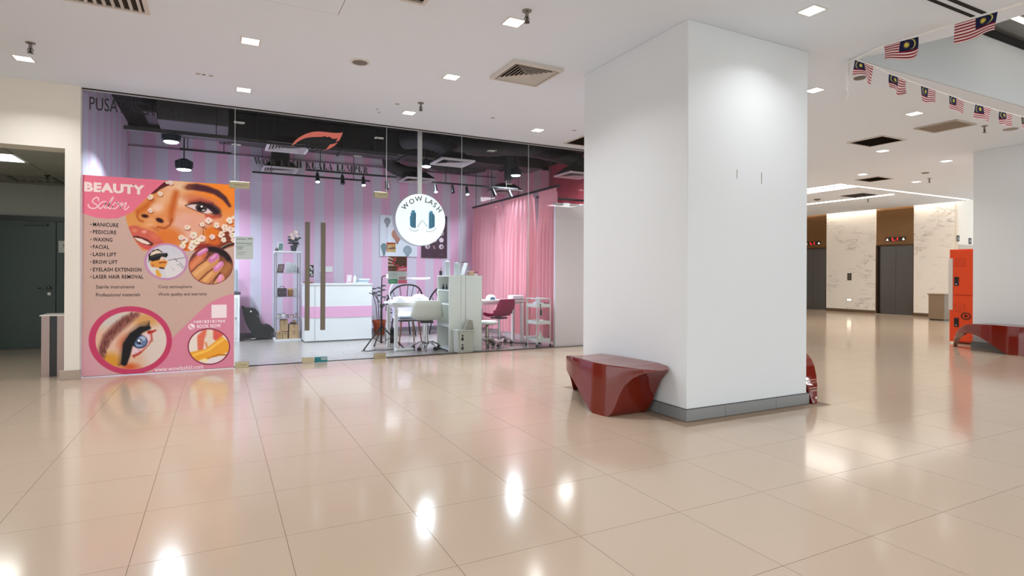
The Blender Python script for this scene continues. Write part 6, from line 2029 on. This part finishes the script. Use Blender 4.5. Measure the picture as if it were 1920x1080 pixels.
# ---- trolley
t = thing('trolley', 'white three-tier trolley on castors in front of the near curtain', 'trolley', (4.78, 8.40, 0))
tw, tm = mat('trolley_white', 'd9d7d2', 0.4), None
X0_, X1_, Y0_, Y1_ = 4.66, 4.915, 8.20, 8.56
for (x, y) in ((X0_, Y0_), (X1_, Y0_), (X0_, Y1_), (X1_, Y1_)):
    MB().cyl((x, y, 0.06), (x, y, 0.80), 0.008, n=8).build('post', tw, t)
    MB().cyl((x - 0.009, y, 0.026), (x + 0.009, y, 0.026), 0.026, n=12).build('castor', black_plastic, t, smooth='auto')
for z in (0.09, 0.38, 0.66):
    MB().box(X0_, X1_, Y0_, Y1_, z, z + 0.006).box(X0_, X1_, Y0_ - 0.003, Y0_ + 0.003, z, z + 0.055).box(X0_, X1_, Y1_ - 0.003, Y1_ + 0.003, z, z + 0.055).box(X0_ - 0.003, X0_ + 0.003, Y0_, Y1_, z, z + 0.055).box(X1_ - 0.003, X1_ + 0.003, Y0_, Y1_, z, z + 0.055).build('tray', tw, t)
MB().tube([(X0_, Y0_, 0.80), (X0_, Y1_, 0.80), (X1_, Y1_, 0.80), (X1_, Y0_, 0.80)], 0.008, 8, closed=True).build('top_rail', tw, t)
t = thing('tissue_box', 'pale crumpled tissue pack on the top tray of the trolley', 'tissue', (4.72, 8.3, 0.67))
MB().box(4.68, 4.80, 8.25, 8.37, 0.667, 0.75).build('box', mat('tissue_lilac', 'dcd9e6', 0.7), t, bevel=0.01)
MB().lathe([(0.03, 0), (0.05, 0.03), (0.03, 0.06), (0.035, 0.075)], (4.74, 8.31, 0.75), 9, 1, 0.7).build('tissue', mat('tissue_white', 'eeeef2', 0.8), t, smooth=True)
for k, (x, cc, lab) in enumerate(((4.83, '3a2628', 'dark polish bottle on the trolley top, left'), (4.855, '6a3030', 'dark red polish bottle on the trolley top'), (4.88, '2b2b2e', 'black polish bottle on the trolley top'), (4.903, 'caa9a0', 'pale pink polish bottle on the trolley top, right'))):
    q_ = thing('polish_bottle', lab, 'bottle', (x, 8.24, 0.667), 'polish bottles on the trolley')
    MB().lathe([(0.010, 0), (0.011, 0.035), (0.005, 0.042)], (x, 8.25, 0.667), 10).build('bottle', mat('pol_' + cc, cc, 0.2), q_, smooth='auto')
    MB().lathe([(0.006, 0.042), (0.005, 0.08), (0, 0.081)], (x, 8.25, 0.667), 8).build('cap', black_plastic, q_)
t = thing('hair_dryer', 'black handheld tool hanging from the trolley rail', 'tool', (4.72, 8.18, 0.6))
MB().box(4.705, 4.735, 8.165, 8.185, 0.53, 0.625).cyl((4.72, 8.175, 0.62), (4.72, 8.195, 0.72), 0.006, n=6).build('body', black_plastic, t)
t = thing('dark_tray', 'flat dark case on the middle tray of the trolley', 'case', (4.87, 8.3, 0.39))
MB().box(4.82, 4.915, 8.22, 8.42, 0.387, 0.405).build('case', mat('case_dark', '3c3634', 0.4), t, bevel=0.003)
t = thing('towel_pack', 'white folded pack on the dark case of the trolley', 'pack', (4.87, 8.3, 0.405))
MB().box(4.84, 4.91, 8.23, 8.36, 0.4055, 0.43).build('pack', mat('tissue_white'), t, bevel=0.008)
t = thing('lotion_bottle', 'white pump bottle on the lowest tray of the trolley', 'bottle', (4.75, 8.27, 0.1))
MB().lathe([(0.032, 0), (0.034, 0.01), (0.034, 0.10), (0.018, 0.125), (0.018, 0.15)], (4.765, 8.27, 0.097), 16).build('bottle', mat('bin_white'), t, smooth='auto')
MB().tube([(4.765, 8.27, 0.245), (4.765, 8.27, 0.27), (4.735, 8.26, 0.272)], 0.006, 6).build('pump', white_plastic, t)
t = thing('tool_pouch', 'low dark pouch lying on the lowest tray of the trolley', 'pouch', (4.85, 8.3, 0.1))
MB().box(4.81, 4.915, 8.25, 8.38, 0.097, 0.115).build('pouch', mat('pouch_green', '6b7268', 0.7), t, bevel=0.006)

# ---- cables on the floor
cbl = mat('cable_dark', '3a3d44', 0.5)
tag(MB().tube(catmull([(1.98, 9.0, 0.006), (2.1, 8.93, 0.006), (2.2, 9.0, 0.006), (2.34, 8.92, 0.006), (2.45, 8.98, 0.006), (2.6, 8.82, 0.006), (2.78, 8.80, 0.006), (2.7, 8.9, 0.006)], 6), 0.006, 6).build('cable', cbl), 'dark cable looping on the floor around the tripod feet', 'cable')
tag(MB().tube(catmull([(4.45, 9.1, 0.006), (4.6, 8.95, 0.006), (4.8, 8.75, 0.006), (5.0, 8.62, 0.006)], 5), 0.007, 6).build('cable', cbl), 'dark cable on the floor from the magenta chair to the trolley', 'cable')
t = thing('power_strip', 'white power strip lying under the front leg of the desk', 'power strip', (2.62, 8.85, 0))
MB().obox((2.60, 8.79, 0.02), (1, 0.1, 0), (-0.1, 1, 0), (0, 0, 1), 0.30, 0.06, 0.036).build('strip', white_plastic, t, bevel=0.006)
for k in range(4): MB().cyl((2.50 + 0.065 * k, 8.78 + 0.0065 * k, 0.038), (2.50 + 0.065 * k, 8.78 + 0.0065 * k, 0.040), 0.016, n=10).build('socket', mat('socket_grey', '8a8a8e', 0.5), t)
t = thing('floor_bag', 'black bag standing under the desk by the back leg', 'bag', (2.62, 9.75, 0))
MB().box(2.60, 2.74, 9.78, 9.98, 0.0, 0.26).build('bag', cs, t, bevel=0.03)
MB().tube([(2.62, 9.88, 0.25), (2.63, 9.88, 0.36), (2.70, 9.88, 0.36), (2.71, 9.88, 0.25)], 0.01, 6).build('strap', cs, t)

# ================================================================== HALL FURNITURE
red_lac = mat('red_lacquer', '701706', 0.1, spec=0.8, noise=0.05, nscale=2.5)
TIP = 1.40
PTOP = [(0.0, 0.0), (0.02, 0.05), (0.06, 0.16), (0.12, 0.245), (0.19, 0.318), (0.27, 0.375), (0.355, 0.412), (0.5, 0.436), (0.8, 0.442), (1.2, 0.435), (1.33, 0.425), (1.40, 0.412)]
PBOT = [(0.0, 0.0), (0.04, 0.0), (0.07, 0.09), (0.11, 0.16), (0.17, 0.21), (0.245, 0.256), (0.375, 0.278), (0.48, 0.262), (0.57, 0.233), (0.68, 0.175), (0.78, 0.108), (0.88, 0.045), (0.965, 0.0), (1.13, 0.0), (1.16, 0.035), (1.19, 0.10), (1.215, 0.19), (1.25, 0.28), (1.30, 0.345), (1.35, 0.385), (1.40, 0.402)]
WF = [(0.0, 0.065), (0.06, 0.155), (0.12, 0.225), (0.19, 0.295), (0.27, 0.355), (0.34, 0.405), (0.45, 0.45), (0.55, 0.48), (0.75, 0.505), (0.95, 0.515), (1.1, 0.49), (1.22, 0.43), (1.31, 0.35), (1.36, 0.28), (1.40, 0.18)]
WB = [(0.0, 0.004), (0.06, 0.012), (0.2, 0.05), (0.34, 0.09), (0.5, 0.105), (0.6, 0.10), (0.91, 0.06), (1.1, 0.02), (1.22, 0.006), (1.31, 0.01), (1.36, 0.03), (1.40, 0.08)]


def bench(label, loc, rz):
    t = thing('sculpted_bench', label, 'bench', loc, 'red sculpted benches', rz)
    vs = sorted(set([v for v, _ in PTOP + PBOT] + [0.03 * k for k in range(47)]))
    vs = [v for v in vs if v <= TIP]
    P = []
    for v in vs:
        zt, zb = lerp_tab(PTOP, v), lerp_tab(PBOT, v)
        zt = max(zt, zb + 0.012)
        f, b = lerp_tab(WF, v), lerp_tab(WB, v)
        lo_ = max(0.0, 1 - zb / 0.4) * min(1, v / 0.9)
        fb, bb = f + 0.02 * lo_, b + 0.07 * lo_
        row = [(-b, -v, zt), (-(b * 0.75 + f * 0.25), -v, zt - 0.004), (-(b + f) / 2, -v, zt - 0.006), (-(b * 0.25 + f * 0.75), -v, zt - 0.004), (-f, -v, zt),
               (-f - 0.004, -v, zt - min(0.012, (zt - zb) * 0.3)), (-(f * 0.6 + fb * 0.4), -v, zt * 0.6 + zb * 0.4), (-fb, -v, zb), (-(fb + bb) / 2, -v, zb), (-bb, -v, zb), (-b, -v, (zt + zb) / 2), (-b, -v, zt)]
        P.append(row)
    mb = MB().grid(P)
    n = len(P[0])
    k = len(P) - 1
    mb.f += [tuple(range(n - 1)), tuple(reversed(range(k * n, k * n + n - 1)))]
    mb.build('shell', red_lac, t, local=True, smooth='auto', angle=28)
    return t


b1 = bench('glossy red sculpted bench on the left face of the near column', (3.43, 5.08, 0), 0.0)
b2 = copy_tree(b1)
b2.location, b2.rotation_euler.z = (4.955, 3.50, 0), PI
b2['label'] = 'glossy red bench showing only its pointed end right of the near column'
b3 = copy_tree(b1)
b3.location = (11.36, 5.35, 0)
b3['label'] = 'glossy dark red arched bench in front of the far column by the orange locker'
# thin pale strokes on the pointed end
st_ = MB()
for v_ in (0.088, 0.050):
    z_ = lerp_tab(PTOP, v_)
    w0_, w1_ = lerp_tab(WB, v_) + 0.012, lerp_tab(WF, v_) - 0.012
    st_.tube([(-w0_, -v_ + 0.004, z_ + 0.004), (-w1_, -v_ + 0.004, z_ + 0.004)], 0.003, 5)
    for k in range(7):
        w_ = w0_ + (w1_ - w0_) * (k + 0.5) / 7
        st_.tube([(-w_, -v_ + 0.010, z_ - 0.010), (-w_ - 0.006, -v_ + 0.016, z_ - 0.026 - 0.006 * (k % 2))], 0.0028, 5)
st_.build('pale_strokes', mat('pale_tint', 'd9b5a6', 0.6), b2, local=True)

# ---- orange locker
or_m = mat('orange_steel', 'e8480a', 0.35)
lx, ly0, ly1 = 11.80, 5.10, 5.60
t = thing('locker', 'orange two-door steel locker beside the far column', 'locker', (lx + 0.25, 5.35, 0))
MB().box(lx + 0.02, lx + 0.5, ly0, ly1 + 0.055, 0.03, 1.69).build('body', or_m, t, bevel=0.004)
MB().box(lx + 0.05, lx + 0.48, ly0 + 0.02, ly1 - 0.02, 0, 0.03).build('plinth', mat('locker_dark', '7a2c0c', 0.5), t)
for z0, z1 in ((0.06, 0.86), (0.875, 1.67)):
    d_ = MB().box(lx, lx + 0.02, ly0 + 0.012, ly1 - 0.012, z0, z1).build('door', or_m, t, bevel=0.003)
    zc = z0 + 0.32 if z0 < 0.5 else z0 + 0.24
    MB().box(lx - 0.012, lx, ly1 - 0.10, ly1 - 0.03, zc - 0.08, zc + 0.08).build('handle', black_plastic, d_, bevel=0.004)
    MB().cyl((lx - 0.012, ly1 - 0.065, zc - 0.05), (lx - 0.016, ly1 - 0.065, zc - 0.05), 0.012, n=10).build('lock', chrome, d_)
    mb = MB()
    zv = z1 - 0.22
    for (y_, z_, w_, h_) in ((ly1 - 0.115, zv + 0.07, 0.14, 0.008), (ly1 - 0.115, zv - 0.07, 0.14, 0.008), (ly1 - 0.185, zv, 0.008, 0.14), (ly1 - 0.045, zv, 0.008, 0.14)):
        mb.cbox(lx - 0.001, y_, z_, 0.003, w_, h_)
    for k in range(3): mb.cbox(lx - 0.001, ly1 - 0.115, zv - 0.03 + 0.03 * k, 0.003, 0.09, 0.006)
    mb.build('vent_outline', mat('orange_dark', 'b5380a', 0.4), d_)
em = MB().tube([(lx - 0.003, 5.39 + 0.07 * math.cos(a), 0.50 + 0.055 * math.sin(a)) for a in np.linspace(0, 2 * PI, 21)[:-1]], 0.012, 6, closed=True)
em.obox((lx - 0.003, 5.39, 0.50), (0, 1, 0), (0, 0, 1), (1, 0, 0), 0.06, 0.02, 0.006).obox((lx - 0.003, 5.39, 0.50), (0, 1, 0), (0, 0, 1), (1, 0, 0), 0.02, 0.06, 0.006)
em.build('round_emblem', mat('emblem_dark', '6d2a12', 0.5), t)
MB().box(lx + 0.012, lx + 0.019, ly1 + 0.002, ly1 + 0.07, 0.60, 1.53).build('white_side_poster', mat('paper_white', 'd8d6d0', 0.6), t)

# ---- bins
t = thing('waste_bin', 'brown square waste bin at the foot of the marble wall', 'bin', (17.7, 8.66, 0))
br = mat('brown_laminate', '7c6852', 0.4)
MB().box(17.5, 17.86, 8.50, 8.89, 0.03, 0.70).build('body', br, t, bevel=0.006)
MB().box(17.48, 17.88, 8.48, 8.91, 0.70, 0.735).build('lid', mat('brown_lid', '8d7a64', 0.35), t, bevel=0.006)
MB().box(17.52, 17.84, 8.52, 8.87, 0, 0.03).build('plinth', black_plastic, t)
t = thing('waste_bin', 'steel waste bin with black front strip beside the white pier', 'bin', (-1.62, 8.5, 0))
bs = mat('bin_steel', '9a8780', 0.3, 0.85)
MB().box(-1.80, -1.725, 8.285, 8.62, 0.0, 0.70).build('side_panel', bs, t)
MB().box(-1.655, -1.54, 8.285, 8.305, 0.0, 0.70).build('side_panel', bs, t)
MB().box(-1.725, -1.655, 8.29, 8.31, 0.0, 0.70).build('black_strip', mat('gloss_black', '0b0b0b', 0.2), t)
MB().box(-1.80, -1.50, 8.31, 8.62, 0.0, 0.70).build('body', bs, t)
MB().box(-1.815, -1.47, 8.275, 8.63, 0.70, 0.712).build('top', mat('bin_top', 'd6cfc8', 0.3, 0.3), t)

# ---- signs by the lobby
RY = 8.80
for lab, cx_, cy_, ch in (('small black wall sign with a white figure just past the marble wall', 1796.5, 447, 'i'), ('black wall sign with a numeral, cut by the edge of the far column', 1819, 452, '1')):
    a_, b_ = at_y(cx_ - 2.6, cy_ + 5.5, RY - 0.006), at_y(cx_ + 2.6, cy_ - 5.5, RY - 0.006)
    t = thing('wall_sign', lab, 'sign', (a_.x, RY, a_.z))
    MB().box(a_.x, b_.x, RY - 0.006, RY, a_.z, b_.z).build('plate', mat('sign_black', '1d1a18', 0.5), t)
    text_on('numeral', ch, lambda u, v: Vector((u, RY - 0.008, v)), a_.x + (b_.x - a_.x) * 0.38, a_.x + (b_.x - a_.x) * 0.62, a_.z + 0.05, b_.z - 0.05, mat('paper'), t)
